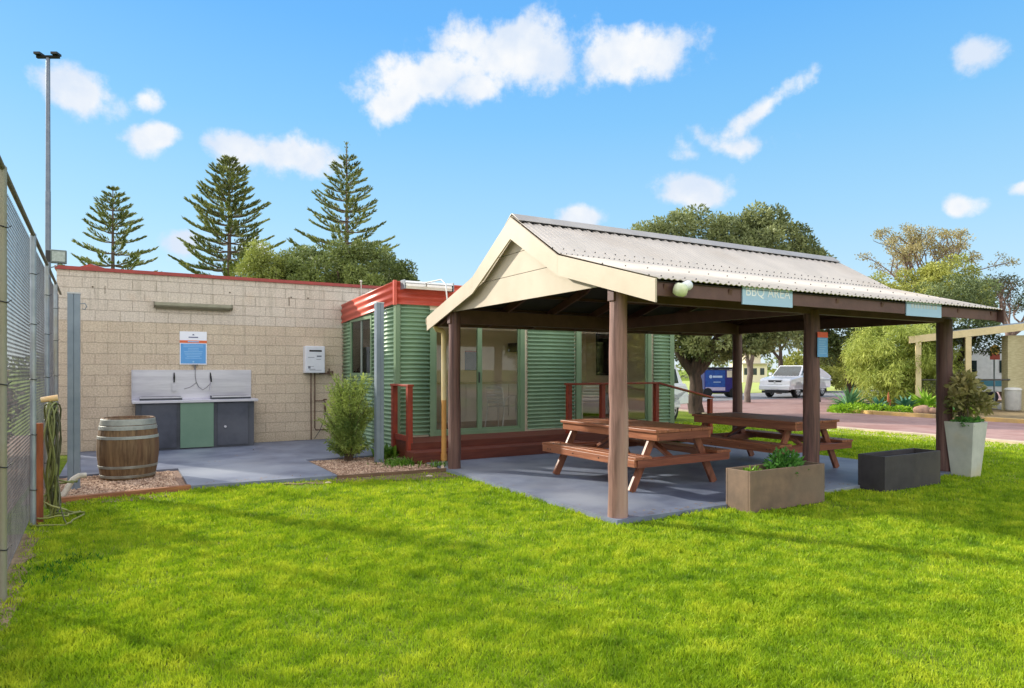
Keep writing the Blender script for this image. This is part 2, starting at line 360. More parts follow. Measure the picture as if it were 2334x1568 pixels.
def limb(mb, a, b, r0, r1, rs, n=6, wob=.08, seg=5):
    a = Vector(a); b = Vector(b); L = (b-a).length; pts = []; rr = []
    for i in range(seg+1):
        t = i/seg; p = a.lerp(b, t)
        if 0 < i < seg: p += Vector((rs.uniform(-1, 1), rs.uniform(-1, 1), rs.uniform(-.5, .5)))*L*wob
        pts.append(p); rr.append(r0+(r1-r0)*t)
    mb.tube(pts, r0, n, True, rr); return pts
def text_part(txt, size, mat, parent, loc, rot, name='lettering', sx=1.0, ext=.001, align='CENTER'):
    cu = bpy.data.curves.new(name, 'FONT'); cu.body = txt; cu.size = size; cu.align_x = align; cu.align_y = 'CENTER'; cu.extrude = ext
    t = bpy.data.objects.new('tmp', cu); me = bpy.data.meshes.new_from_object(t); bpy.data.objects.remove(t)
    me.materials.clear(); me.materials.append(mat); o = bpy.data.objects.new(name, me); COL.objects.link(o); o.parent = parent; o.location = loc; o.rotation_euler = rot; o.scale = (sx, 1, 1)
    return o

# shared materials
M_cream = PM('cream_paint', S(198, 183, 160), S(186, 170, 146), scale=1.5, rough=.55, bump=.08, bscale=40)
M_brown = PM('dark_brown_paint', S(102, 70, 62), S(84, 56, 50), scale=4, rough=.55, bump=.15, bscale=30, stretch=(1, 1, 1))
M_greenfl = PM('green_colorbond', S(136, 164, 130), S(122, 150, 118), scale=1.2, rough=.36, spec=.6)
M_greentrim = PM('green_trim', S(124, 148, 114), S(112, 138, 106), scale=2, rough=.4)
M_redfl = PM('terracotta_metal', S(214, 92, 70), S(196, 80, 60), scale=1.5, rough=.4)
M_redwood = wood('red_brown_decking', S(118, 56, 38), S(86, 38, 28), axis=0, rough=.55)
M_redpost = PM('red_brown_post', S(158, 60, 36), S(126, 46, 30), scale=6, rough=.5, stretch=(3, 3, .6), bump=.1)
M_galv = PM('galvanised_steel', S(150, 156, 160), S(128, 136, 142), scale=9, rough=.45, metal=.55, bump=.03)
M_white = PM('white_enamel', S(235, 235, 232), S(225, 226, 225), scale=3, rough=.35)
M_black = PM('black_plastic', S(26, 26, 28), S(18, 18, 20), scale=8, rough=.45)
M_char = PM('charcoal_paint', S(66, 70, 80), S(50, 54, 62), scale=3, rough=.5, c3=S(86, 88, 96))
M_steel = PM('brushed_stainless', S(206, 204, 214), S(184, 182, 194), scale=2, rough=.38, metal=.45, stretch=(.6, 6, 6), bump=.03, bscale=30)
M_dark = PM('dark_gap', S(22, 20, 20), rough=.9)

# ================================================================== SETTING
def Lw(pts): return [W(u, v) for u, v in pts]
def sheet(name, pts, z, mat, kind='structure', world_pts=False, thick=0, label=None):
    """flat polygon in site coordinates; with thick, a slab"""
    P = pts if world_pts else [tuple(W(u, v))[:2] for u, v in pts]
    m = MB()
    if thick: m.prism(P, z-thick, z, 'z')
    else: m.add([(x, y, z) for x, y in P], [tuple(range(len(P)))])
    o = m.build(name, mat); o['kind'] = kind
    return o
GZ = -.05
def grass_ground():
    m, nt, N, K = newmat('lawn_ground')
    out = N.new('ShaderNodeOutputMaterial'); p = N.new('ShaderNodeBsdfPrincipled'); K.new(p.outputs[0], out.inputs[0]); p.inputs['Roughness'].default_value = .9; p.inputs['Specular IOR Level'].default_value = .15
    tc = N.new('ShaderNodeTexCoord')
    def noise(s, d=5):
        n = N.new('ShaderNodeTexNoise'); n.inputs['Scale'].default_value = s; n.inputs['Detail'].default_value = d; n.inputs['Roughness'].default_value = .6; K.new(tc.outputs['Object'], n.inputs['Vector']); return n
    a = noise(.55); b = noise(28, 6); c = noise(2.4, 4)
    cr = N.new('ShaderNodeValToRGB'); e = cr.color_ramp; e.elements[0].position = .3; e.elements[0].color = S(84, 118, 24); e.elements[1].position = .7; e.elements[1].color = S(138, 156, 52)
    K.new(a.outputs['Fac'], cr.inputs[0])
    c2 = N.new('ShaderNodeValToRGB'); e = c2.color_ramp; e.elements[0].position = .38; e.elements[0].color = S(64, 70, 18); e.elements[1].position = .62; e.elements[1].color = S(150, 168, 40)
    K.new(b.outputs['Fac'], c2.inputs[0])
    mx = N.new('ShaderNodeMix'); mx.data_type = 'RGBA'; mx.inputs['Factor'].default_value = .5; K.new(cr.outputs[0], mx.inputs['A']); K.new(c2.outputs[0], mx.inputs['B'])
    r = N.new('ShaderNodeMapRange'); r.inputs['From Min'].default_value = .58; r.inputs['From Max'].default_value = .72; r.inputs['To Max'].default_value = .6; K.new(c.outputs['Fac'], r.inputs['Value'])
    m2 = N.new('ShaderNodeMix'); m2.data_type = 'RGBA'; K.new(r.outputs[0], m2.inputs['Factor']); K.new(mx.outputs['Result'], m2.inputs['A']); m2.inputs['B'].default_value = S(150, 132, 92)
    K.new(m2.outputs['Result'], p.inputs['Base Color'])
    bp = N.new('ShaderNodeBump'); bp.inputs['Strength'].default_value = 1; bp.inputs['Distance'].default_value = .03; K.new(b.outputs['Fac'], bp.inputs['Height']); K.new(bp.outputs[0], p.inputs['Normal'])
    return m
g = MB(); q = 1500
g.add([(-q, -q, GZ), (q, -q, GZ), (q, q, GZ), (-q, q, GZ)], [(0, 1, 2, 3)]); go = g.build('lawn_ground', grass_ground()); go['kind'] = 'structure'

M_slab = PM('painted_concrete', S(120, 128, 146), S(92, 99, 118), scale=1.6, rough=.5, bump=.06, bscale=60, c3=S(148, 153, 162), stretch=(1, 1, 1), contrast=(.38, .62), detail=10)
M_slabedge = PM('old_concrete', S(160, 156, 146), S(120, 116, 108), scale=8, rough=.85, bump=.3)
sheet('pavilion_floor', [(-.12, -.13), (6.22, -.13), (6.22, 4.76), (-.12, 4.76)], 0, M_slab, thick=.1)
sheet('patio', [(-5.12, 5.99), (-3.62, 5.99), (-3.62, 4.22), (-1.72, 4.10), (-1.72, 6.0), (-.16, 5.97), (-.16, 9.19), (-5.12, 9.19)], 0, M_slab, thick=.1)
M_road = PM('red_asphalt', S(170, 136, 128), S(152, 120, 114), scale=3, rough=.85, bump=.2, bscale=160, c3=S(146, 108, 100), stretch=(1, 1, 1))
M_asph = PM('grey_asphalt', S(132, 130, 132), S(112, 112, 116), scale=2, rough=.88, bump=.2, bscale=90, c3=S(146, 142, 140))
M_kerb = PM('concrete_kerb', S(206, 190, 164), S(176, 162, 138), scale=5, rough=.85, bump=.2)
sheet('road', [(12.0, -60), (17.9, -60), (17.9, 8.3), (18.4, 9.7), (19.6, 10.4), (70, 10.4), (70, 18), (13.9, 18), (13.9, 12.4), (12.6, 9.8), (12.0, 7)], GZ+.006, M_road)
sheet('side_road', [(13.9, 18.0), (90, 18.0), (90, 24.5), (13.9, 24.5)], GZ+.010, M_asph)
k = MB()
for path, w, h in (([(11.85, -60), (11.85, 7), (12.45, 9.9), (13.75, 12.5), (13.75, 18)], .26, .05),):
    for a, b in zip(path, path[1:]): k.beam(W(a[0], a[1], GZ+h/2), W(b[0], b[1], GZ+h/2), w, h)
k.build('kerb', M_kerb)['kind'] = 'structure'
k = MB(); path = [(18.05, -60), (18.05, 8.25), (18.5, 9.5), (19.6, 10.25), (60, 10.25)]
for a, b in zip(path, path[1:]): k.beam(W(a[0], a[1], GZ+.06), W(b[0], b[1], GZ+.06), .3, .12)
k.build('kerb', PM('kerb_yellow_worn', S(214, 176, 104), S(190, 160, 110), scale=3, rough=.8, c3=S(150, 140, 125)))['kind'] = 'structure'
M_soil = PM('bare_soil', S(138, 118, 88), S(104, 88, 60), scale=9, rough=.95, bump=.8, bscale=40, c3=S(112, 108, 52), bdist=.03)
def ragged(pts, amp=.09, step=.16, seed=3):
    r = random.Random(seed); out = []
    for a, b in zip(pts, pts[1:]+pts[:1]):
        L = math.hypot(b[0]-a[0], b[1]-a[1]); n = max(1, int(L/step))
        for i in range(n): t = i/n; out.append((a[0]+(b[0]-a[0])*t+r.uniform(-amp, amp), a[1]+(b[1]-a[1])*t+r.uniform(-amp, amp)))
    return out
sheet('bare_soil', ragged([(-2.6, 4.02), (-2.0, 3.78), (-1.0, 3.5), (-.35, 3.05), (-.2, 3.3), (-.2, 4.0)]), GZ+.008, M_soil)
sheet('bare_soil', ragged([(-5.08, 3.8), (-4.2, 3.7), (-3.8, 3.9), (-4.4, 4.0), (-5.08, 4.05)], .05), GZ+.008, M_soil)
sheet('bare_soil', ragged([(-5.35, -6), (-5.0, -6), (-5.02, -2), (-4.98, .3), (-5.06, 2.4), (-5.35, 2.4)], .05), GZ+.008, M_soil)
sheet('bare_soil', ragged([(10.4, -5), (11.7, -5), (11.7, 6), (10.7, 6)], .25, .5), GZ+.008, PM('sandy_verge', S(196, 180, 140), S(160, 156, 96), scale=3, rough=.95, bump=.5, bscale=30))
# garden beds: gravel base sheets with loose stones
M_gravelbed = PM('gravel_ground', S(170, 140, 118), S(110, 86, 70), scale=30, rough=.95, bump=.9, bscale=60, bdist=.02)
bedA = [(-5.35, 5.985), (-3.622, 5.985), (-3.622, 4.2), (-5.35, 3.97)]
bedB = [(-1.718, 5.996), (-.12, 5.965), (.45, 5.0), (.1, 4.6), (-.14, 4.0), (-.6, 4.03), (-1.718, 4.10)]
sheet('garden_bed', bedA, -.03, M_gravelbed); sheet('garden_bed', bedB, -.028, M_gravelbed)
def inpoly(p, poly):
    c = False; x, y = p
    for (x1, y1), (x2, y2) in zip(poly, poly[1:]+poly[:1]):
        if (y1 > y) != (y2 > y) and x < (x2-x1)*(y-y1)/(y2-y1)+x1: c = not c
    return c
def stones(poly, n, seed, mat):
    rs = np.random.RandomState(seed); us = [p[0] for p in poly]; vs_ = [p[1] for p in poly]
    base = np.array([(1, 0, 0), (0, 1, 0), (-1, 0, 0), (0, -1, 0), (0, 0, .8), (0, 0, -.8)], float)
    fc = np.array([(0, 1, 4), (1, 2, 4), (2, 3, 4), (3, 0, 4), (1, 0, 5), (2, 1, 5), (3, 2, 5), (0, 3, 5)])
    V = []; F = []; T = []; k = 0
    while k < n:
        u = rs.uniform(min(us), max(us)); v = rs.uniform(min(vs_), max(vs_))
        if not inpoly((u, v), poly): continue
        w = W(u, v, -.022); s = rs.uniform(.008, .022); R3 = np.linalg.qr(rs.normal(size=(3, 3)))[0]
        V.append((base*rs.uniform(.6, 1.3, size=(6, 3)))@R3*s+np.array(w)); F.append(fc+6*k); T += [rs.rand()]*8; k += 1
    return fast_mesh('gravel', np.concatenate(V), np.concatenate(F), mat, tone=np.array(T))
M_stone = leafmat('loose_gravel', S(120, 86, 66), S(226, 196, 168), trans=0, rough=.9, nscale=6)
stones([(-5.05, 5.9), (-3.72, 5.9), (-3.72, 4.34), (-5.05, 4.12)], 4200, 5, M_stone)['kind'] = 'stuff'
stones([(-1.66, 5.9), (-.2, 5.9), (.35, 5.0), (.0, 4.6), (-.2, 4.08), (-.6, 4.1), (-1.66, 4.18)], 4200, 6, M_stone)['kind'] = 'stuff'

def litter(n, seed):
    rs = np.random.RandomState(seed); P = []
    edges = [((-.1, -.1), (1.4, -.1)), ((-.1, 0), (-.1, 4.6)), ((2.8, -.05), (3.9, -.05)), ((5.2, -.05), (6.1, 0)), ((6.15, .2), (6.15, 4.6)), ((-3.55, 4.26), (-1.75, 4.15)), ((-4.9, 9.1), (-.3, 9.1)), ((.5, 4.6), (3.0, 4.6)), ((-2.4, 3.8), (-.3, 3.4)), ((.5, .5), (5.8, 3.8)), ((-3.4, 6), (-1.9, 8))]
    for i in range(n):
        a, b = edges[rs.randint(len(edges))]; t = rs.rand(); P.append(tuple(W(a[0]+(b[0]-a[0])*t+rs.normal()*.09, a[1]+(b[1]-a[1])*t+abs(rs.normal())*.10, .004)))
    P = np.array(P); D = np.stack([rs.normal(size=n), rs.normal(size=n), rs.rand(n)*.25], 1); v, f = leaves(P, D, .035*(.5+rs.rand(n)), .016, up=np.tile([0, 0, 1.], (n, 1)), rs=rs)
    o = fast_mesh('leaf_litter', v, f, leafmat('dry_leaf', S(90, 66, 42), S(190, 158, 110), trans=.1), tone=rs.rand(n)); o['kind'] = 'stuff'
litter(320, 9)
# ---- lawn blades
def lawn():
    rs = np.random.RandomState(21); P = []
    for z0 in np.arange(2.3, 19, .5):
        zc = z0+.25; d = 10500*min(1, (4.2/zc)**2.1); hw = .80*zc+1.9
        n = int(d*.5*2*hw); x = rs.uniform(-hw, hw, n); y = rs.uniform(z0, z0+.5, n); P.append(np.stack([x, y], 1))
    P = np.concatenate(P); dx = P[:, 0]-OX; dy = P[:, 1]-OY; u = dx*UX+dy*UY; v = -dx*UY+dy*UX
    u0_, v0_ = u.copy(), v.copy(); u = u+.035*np.sin(v*23+np.sin(v*7)*2)+rs.normal(size=len(u))*.022; v = v+.035*np.sin(u0_*21+np.sin(u0_*9)*2)+rs.normal(size=len(v))*.022
    ok = (u > -5.08)
    ok &= ~((u > -.13) & (u < 6.23) & (v > -.14) & (v < 4.8))
    ok &= ~((u > -1.75) & (u < 6.7) & (v > 3.98-.0*u))
    ok &= ~((u <= -1.7) & (v > 4.16-.035*(u+1.7))); ok &= ~((u <= -3.6) & (v > 4.02))
    ok &= ~((u > -5.2) & (u < -4.95) & (rs.rand(len(u)) < .6))
    ok &= ~((u > 11.6)) & ~((u > 6.2) & (v > 9)) & ~((u > 1.4) & (u < 2.84) & (v > -.48) & (v < -.1)) & ~((u > 3.85) & (u < 5.2) & (v > -.48) & (v < -.1)) & ~((u > 6.1) & (u < 6.4) & (v > -.42) & (v < -.1))
    bare = ((v > 3.3+.0*u-(u+.3)*.35*(u > -2)) & (v < 4.2) & (u > -2.5) & (u < -.1))
    ok &= ~(bare & (rs.rand(len(u)) < .8))
    # thin patches
    f = np.sin(P[:, 0]*2.1+1.3*np.sin(P[:, 1]*1.7))*np.cos(P[:, 1]*2.6+1.1*np.sin(P[:, 0]*1.3))
    far = np.clip((P[:, 1]-7)/8, 0, 1)
    ok &= ~((f > .72) & (rs.rand(len(u)) < .45)) & ~(rs.rand(len(u)) < far*.25)
    P = P[ok]; f = f[ok]; n = len(P); Z = P[:, 1]
    def vn(sc_, sd):
        g = np.random.RandomState(sd).rand(257, 257); x = P[:, 0]/sc_+1000.3; y = P[:, 1]/sc_+77.7; i = np.floor(x).astype(int); j = np.floor(y).astype(int); a = x-i; b = y-j; a = a*a*(3-2*a); b = b*b*(3-2*b); i %= 256; j %= 256
        return (g[i, j]*(1-a)+g[i+1, j]*a)*(1-b)+(g[i, j+1]*(1-a)+g[i+1, j+1]*a)*b
    q1 = vn(.075, 1); q2 = vn(.22, 2); q3 = vn(.8, 3); mott = .45*q1+.35*q2+.3*q3-.05
    w = .0055*(Z/3.6)**.85*(.7+.6*rs.rand(n)); h = .030*(.45+.6*rs.rand(n)+.9*q1*q2)*(1+.35*(f < -.35))*(Z/4)**.18
    ang = rs.rand(n)*2*PI; lean = rs.rand(n)*.9*h; la = rs.rand(n)*2*PI
    b = np.stack([P[:, 0], P[:, 1], np.full(n, GZ)], 1); sx = np.stack([np.cos(ang), np.sin(ang), np.zeros(n)], 1)*w[:, None]*.5
    ln = np.stack([np.cos(la)*lean, np.sin(la)*lean, np.zeros(n)], 1)
    mid = b+ln*.35+np.array([0, 0, .6])*h[:, None]; tip = b+ln+np.array([0, 0, 1.])*h[:, None]
    V = np.stack([b-sx, b+sx, mid+sx*.8, tip, mid-sx*.8], 1).reshape(-1, 3)
    F5 = np.arange(n*5).reshape(n, 5)
    tone = np.clip(.35*rs.rand(n)+1.25*(mott-.5)+.42, 0, 1)
    return fast_mesh('grass', V, F5, leafmat('lawn_grass', S(78, 120, 14), S(202, 212, 54), trans=.38, rough=.6, nscale=5, mid=S(148, 178, 28)), tone=tone)
lawn()['kind'] = 'stuff'
def weeds(name, pts, n, h, label, seed, mat, spread=.12):
    rs = np.random.RandomState(seed); c = np.array([tuple(W(u, v, GZ)) for u, v in pts]); i = rs.choice(len(c), n)
    P = c[i]+np.stack([rs.normal(size=n)*spread, rs.normal(size=n)*spread, rs.rand(n)*.01], 1)
    D = np.stack([rs.normal(size=n)*.5, rs.normal(size=n)*.5, np.ones(n)], 1)
    v, f = leaves(P, D, h*(.5+.8*rs.rand(n)), h*.22, rs=rs); return fast_mesh(name, v, f, mat, tone=rs.rand(n))
M_weed = leafmat('clover', S(30, 84, 14), S(86, 150, 30), trans=.3)
tag(weeds('weed_clump', [(-4.80, 0.9), (-4.72, 1.1), (-4.8, .6)], 240, .045, '', 3, M_weed), 'dark green weeds growing against the foot of the mesh fence', 'weeds', kind='stuff')

# ================================================================== PAVILION
M_log = PM('log_brown', S(106, 72, 64), S(74, 48, 44), scale=3.5, rough=.6, stretch=(7, 7, .35), bump=.7, bscale=7, c3=S(114, 86, 76), bdist=.015, contrast=(.42, .6))
M_logpale = PM('log_weathered', S(150, 112, 100), S(108, 76, 66), scale=3, rough=.6, stretch=(6, 6, .4), bump=.7, bscale=6, contrast=(.40, .62), c3=S(178, 144, 132), bdist=.01)
M_roof = PM('weathered_zinc_roof', S(212, 201, 186), S(198, 188, 174), scale=2.5, rough=.65, metal=0, bump=0, c3=S(192, 178, 160), stretch=(1, 1, 1))
pav = thing('pavilion', 'open timber pavilion on log posts with a grey corrugated roof and cream gable', 'pavilion', W(0, 0))
LP, WP = 6.19, 3.87
def post(u, v, r0, r1, mat, seed, h=2.36, z0=-.06):
    rs = random.Random(seed); pts = []; rr = []; n = 13
    for i in range(n+1):
        t = i/n; pts.append((rs.uniform(-.006, .006)+u, v+rs.uniform(-.006, .006), z0+(h-z0)*t)); rr.append((r0+(r1-r0)*t)*(1+rs.uniform(-.025, .03)))
    m = MB(); m.tube(pts, .1, 22, True, rr); return m.build('post', mat, pav)
post(-.0, .0, .103, .088, M_logpale, 1, 2.42)['label'] = 'weathered pinkish brown log post with knots'
post(0, WP, .098, .088, M_log, 2); post(LP/2, 0, .10, .092, M_log, 3, 2.24); post(LP, 0, .105, .105, M_log, 4, 2.24); post(LP/2, WP, .095, .09, M_log, 5); post(LP, WP, .095, .09, M_log, 6)
def beams(l): 
    for a, b, w, h in l: MB().beam(a, b, w, h).build('beam', M_brown, pav, bevel=.004)
beams([((-.10, .0, 2.30), (LP+.1, .0, 2.30), .10, .21), ((-.10, WP, 2.30), (LP+.1, WP, 2.30), .10, .21),
       ((LP, .055, 2.285), (LP, WP-.055, 2.285), .09, .17), ((LP/2, .055, 2.285), (LP/2, WP-.055, 2.285), .09, .17)])
# roof profile: ridge, break and eave heights
VC = WP/2; EV, EZ, BV, BZ, RZT = 2.635, 2.345, 1.05, 2.80, 3.43
u0, u1 = -.125, 6.345
def roof_sheet():
    P = [(VC-EV, EZ), (VC-BV, BZ), (VC, RZT), (VC+BV, BZ), (VC+EV, EZ)]
    nw = int((u1-u0)/.076); per = 6; nx = nw*per
    for side, seg in (('front', P[:3]), ('rear', P[2:])):
        vs = []; fs = []
        seg = [seg[0], (seg[0][0]*.5+seg[1][0]*.5, seg[0][1]*.5+seg[1][1]*.5), seg[1], seg[2]] if side == 'front' else seg
        for j, (v, z) in enumerate(seg):
            for i in range(nx+1): vs.append((u0+(u1-u0)*i/nx, v, z+.0075*math.cos(2*PI*i/per)))
        m = nx+1
        for j in range(len(seg)-1):
            for i in range(nx): fs.append((j*m+i, j*m+i+1, (j+1)*m+i+1, (j+1)*m+i))
        me = MB(); me.add(vs, fs, True); o = me.build('roof_sheet', M_roof, pav, recalc=False)
        so_ = o.modifiers.new('thick', 'SOLIDIFY'); so_.thickness = .002
roof_sheet()
M_roofshade = PM('roof_shade_dark', S(58, 54, 54), S(46, 42, 42), scale=3, rough=.8)  # dark sheet added under the pale roof so its underside reads as deep shade
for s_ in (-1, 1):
    MB().prism([(VC, RZT-.022), (VC+s_*BV, BZ-.022), (VC+s_*(EV-.04), EZ-.022), (VC+s_*(EV-.04), EZ-.026), (VC+s_*BV, BZ-.026), (VC, RZT-.026)], u0+.03, u1-.03, 'x').build('roof_shade_sheet', M_roofshade, pav)
rc = MB(); rc.prism([(VC-.17, RZT-.075), (VC-.03, RZT+.028), (VC, RZT+.036), (VC+.03, RZT+.028), (VC+.17, RZT-.075), (VC+.17, RZT-.080), (VC, RZT+.028), (VC-.17, RZT-.080)], u0-.004, u1+.004, 'x')
rc.build('ridge_cap', PM('zinc_ridge', S(176, 170, 162), S(160, 154, 148), scale=3, rough=.5, metal=.2), pav)
# scribed black gaps and screw heads under the ridge cap, along the break and the eave
sw = MB()
def zfront(v):
    v = VC-abs(v-VC); return EZ+(v-(VC-EV))/(EV-BV)*(BZ-EZ) if v < VC-BV else BZ+(v-(VC-BV))/BV*(RZT-BZ)
for i in range(int((u1-u0)/.076)):
    u = u0+.076*i+.0
    for v, st in ((VC-BV+.13, 2), (VC-BV-.04, 1), (VC-EV+.10, 2), (VC-EV+.8, 4)):
        if i % st == 0: sw.sphere((u, v, zfront(v)+.011), .009, 6, 4)
sw.build('roof_screw', PM('screw_grey', S(96, 92, 88), rough=.6), pav)['kind'] = 'stuff'
gp = MB()
for i in range(int((u1-u0)/.152)):
    u = u0+.152*i+.06; v = VC-.185; gp.box(u-.03, u+.03, v-.012, v+.02, zfront(v)+.001, zfront(v)+.021)
gp.build('closure_strip', M_dark, pav)['kind'] = 'stuff'
# fascias and gutter board
for v, nm in ((VC-EV+.075, 'fascia'), (VC+EV-.03, 'fascia')): MB().box(u0+.03, u1-.03, v-.015, v+.015, EZ-.155, EZ-.018).build(nm, M_brown, pav, bevel=.003)
# rafters, purlins
rf = []
for i in range(8):
    u = .04+(LP-.08)*i/7
    m = MB()
    for s in (-1, 1):
        m.beam((u, VC+s*.0, RZT-.10), (u, VC+s*BV, BZ-.10), .045, .12); m.beam((u, VC+s*BV, BZ-.10), (u, VC+s*(EV-.06), EZ-.095), .045, .11)
    m.build('rafter', M_brown, pav)
for s in (-1, 1):
    for d in (.35, .95, 1.5, 2.1):
        v = VC+s*d; MB().box(u0+.05, u1-.05, v-.035, v+.035, zfront(v)-.065, zfront(v)-.028).build('purlin', M_brown, pav)
# cream gable: lining sheets with scribed joints, bargeboards
gx = -.035
low = 2.37
def gpoly(off): return [(VC-EV+.55+off*0, low), (VC-EV+.55, zfront(VC-EV+.55)-.03), (VC-BV, BZ-.03), (VC, RZT-.03), (VC+BV, BZ-.03), (VC+EV-.55, zfront(VC+EV-.55)-.03), (VC+EV-.55, low)]
def gable(u, mat, du):
    zc = [low, 2.70, 2.98, RZT-.03]
    def halfw(z):
        if z >= BZ-.03: return BV*(RZT-.03-z)/(RZT-BZ)
        return BV+(BZ-.03-z)/(BZ-EZ)*(EV-BV)
    for a, b in zip(zc, zc[1:]):
        a2 = a+.007 if a > low else a
        zs = sorted(set([a2, b]+([BZ-.03] if a2 < BZ-.03 < b else [])))
        poly = [(VC-min(halfw(z), EV-.4), z) for z in zs]+[(VC+min(halfw(z), EV-.4), z) for z in zs[::-1]]
        MB().prism(poly, u-du, u+du, 'x').build('gable_panel', mat, pav)
    MB().prism([(VC-halfw(2.45), 2.45), (VC-halfw(2.8), 2.8), (VC-.05, RZT-.1), (VC+.05, RZT-.1), (VC+halfw(2.8), 2.8), (VC+halfw(2.45), 2.45)], u+du+.004, u+du+.02, 'x').build('gable_backing', M_dark, pav)
gable(gx, M_cream, .008); 
def barge(u, mat, w=.235):
    t = .011
    for s in (-1, 1):
        MB().prism([(VC, RZT-.015), (VC+s*BV, BZ-.015), (VC+s*BV, BZ-.015-w*.97), (VC, RZT-.015-w*1.16)], u-t, u+t, 'x').build('bargeboard', mat, pav)
        MB().prism([(VC+s*(BV+.002), BZ-.015), (VC+s*(EV+.01), EZ-.008), (VC+s*(EV+.01), EZ-.008-w*.93), (VC+s*(BV+.002), BZ-.015-w*.97)], u-t, u+t, 'x').build('bargeboard', mat, pav)
barge(u0-.014, M_cream); barge(u1+.014, M_brown, .2)
MB().prism([(VC-EV+.5, low), (VC-BV, BZ-.05), (VC, RZT-.05), (VC+BV, BZ-.05), (VC+EV-.5, low)], LP+.03, LP+.05, 'x').build('gable_panel', M_brown, pav)
# rear gutter end and downpipe
gt = MB(); gv = VC+EV+.055
gt.prism([(gv-.05, EZ-.02), (gv-.05, EZ-.12), (gv+.05, EZ-.12), (gv+.06, EZ-.02), (gv+.052, EZ-.02), (gv+.044, EZ-.112), (gv-.044, EZ-.112), (gv-.044, EZ-.02)], u0, u1, 'x'); gt.build('gutter', M_cream, pav)
M_pipe = PM('cream_plastic_pipe', S(232, 216, 176), S(214, 186, 128), scale=1.0, rough=.45, stretch=(1, 1, 1))
dp = MB(); dp.tube([(.02, gv, EZ-.11), (.02, gv, 2.19), (.05, gv, 2.145), (.13, gv, 2.135), (.165, gv, 2.10), (.17, gv, 2.03), (.17, gv, 1.0)], .042, 14); dp.build('downpipe', M_pipe, pav)
dp = MB(); dp.cyl((.17, gv, 1.0), (.17, gv, .02), .0415, n=14); dp.cyl((.17, gv, .13), (.17, gv, .02), .05, n=14); dp.build('downpipe', PM('stained_pipe', S(216, 158, 84), S(196, 140, 72), scale=2, rough=.5, c3=S(224, 190, 130)), pav)['label'] = 'ochre stained lower downpipe'
# cabling and security lamp
cbm = MB(); cbm.tube([(.35, 5.75, 2.98), (.1, 5.2, 2.97), (.0, 4.35, 2.92), (-.06, 4.05, 2.8), (-.07, 3.99, 2.60), (-.07, 3.96, 2.42), (-.05, 3.93, 2.36), (.0, 3.84, 2.35)], .011, 8)
tag(cbm.build('power_cable', PM('pale_conduit', S(206, 206, 200), rough=.5), None, loc=W(0, 0), rot=(0, 0, RZ)), 'pale grey cable looping from the cabin roof to the rear corner post', 'cable')
lamp = thing('security_lamp', 'round white floodlamp fixed under the eave beside the front gable', 'lamp', W(.17, VC-EV+.03, 2.25)); lamp.scale = (.84, .84, .84)
m = MB(); m.lathe([(.0, -.085), (.05, -.08), (.078, -.05), (.085, 0), (.078, .04), (.05, .06)], 20, Matrix.Rotation(R(200), 4, 'X')); m.build('bulb', PM('frosted_globe', S(226, 228, 196), S(206, 212, 164), scale=6, rough=.25, coat=.4), lamp, loc=(-.02, -.06, -.01))
m = MB(); m.lathe([(.03, -.02), (.052, .0), (.058, .07), (.05, .1), (.0, .105)], 20, Matrix.Rotation(R(70), 4, 'Y')); m.build('housing', M_white, lamp, loc=(.03, -.06, .03))
m = MB(); m.cyl((.145, -.06, .07), (.155, -.06, .073), .02, n=12); m.build('sensor', M_black, lamp)
m = MB(); m.box(-.03, .03, -.03, .006, -.0, .08); m.build('bracket', M_white, lamp)

# ---- hanging name boards on the front fascia
M_signblue = PM('pale_blue_panel', S(172, 202, 222), S(160, 194, 218), scale=2, rough=.35)
M_signtxt = PM('white_lettering', S(244, 246, 248), rough=.5)
fv = VC-EV+.075-.018
s1 = thing('sign_board', 'pale blue BBQ AREA board on the brown fascia left of the middle post', 'sign', W(1.47, fv, 2.27))
MB().box(-.39, .39, -.012, 0, -.105, .083).build('panel', M_signblue, s1)
text_part('BBQ AREA', .150, M_signtxt, s1, (0, -.0135, .03), (R(90), 0, 0), sx=1.0)
s2 = thing('sign_board', 'pale blue name board on the brown fascia near the right corner post', 'sign', W(4.43, fv, 2.27))
MB().box(-.40, .40, -.012, 0, -.10, .083).build('panel', M_signblue, s2)
m = MB()
for i in range(9):
    x = -.30+.068*i; m.box(x, x+.045, -.0145, -.012, .0, .06)
m.build('lettering', PM('faint_lettering', S(196, 206, 210), rough=.5), s2)
s3 = thing('notice_sign', 'small blue notice with an orange band on the middle front post', 'sign', W(LP/2+.055, -.108, 1.81))
MB().box(-.095, .105, -.006, 0, -.155, .085).build('panel', PM('sign_blue', S(96, 158, 214), S(104, 164, 216), scale=2, rough=.35), s3)
MB().box(-.095, .105, -.007, -.0005, .0875, .155).build('header', PM('sign_orange', S(232, 92, 56), rough=.35), s3)
m = MB()
for i in range(7): m.box(-.07, .075-.02*(i % 3), -.0085, -.006, .055-.028*i, .064-.028*i)
m.build('lettering', PM('small_print', S(150, 196, 232), rough=.5), s3)

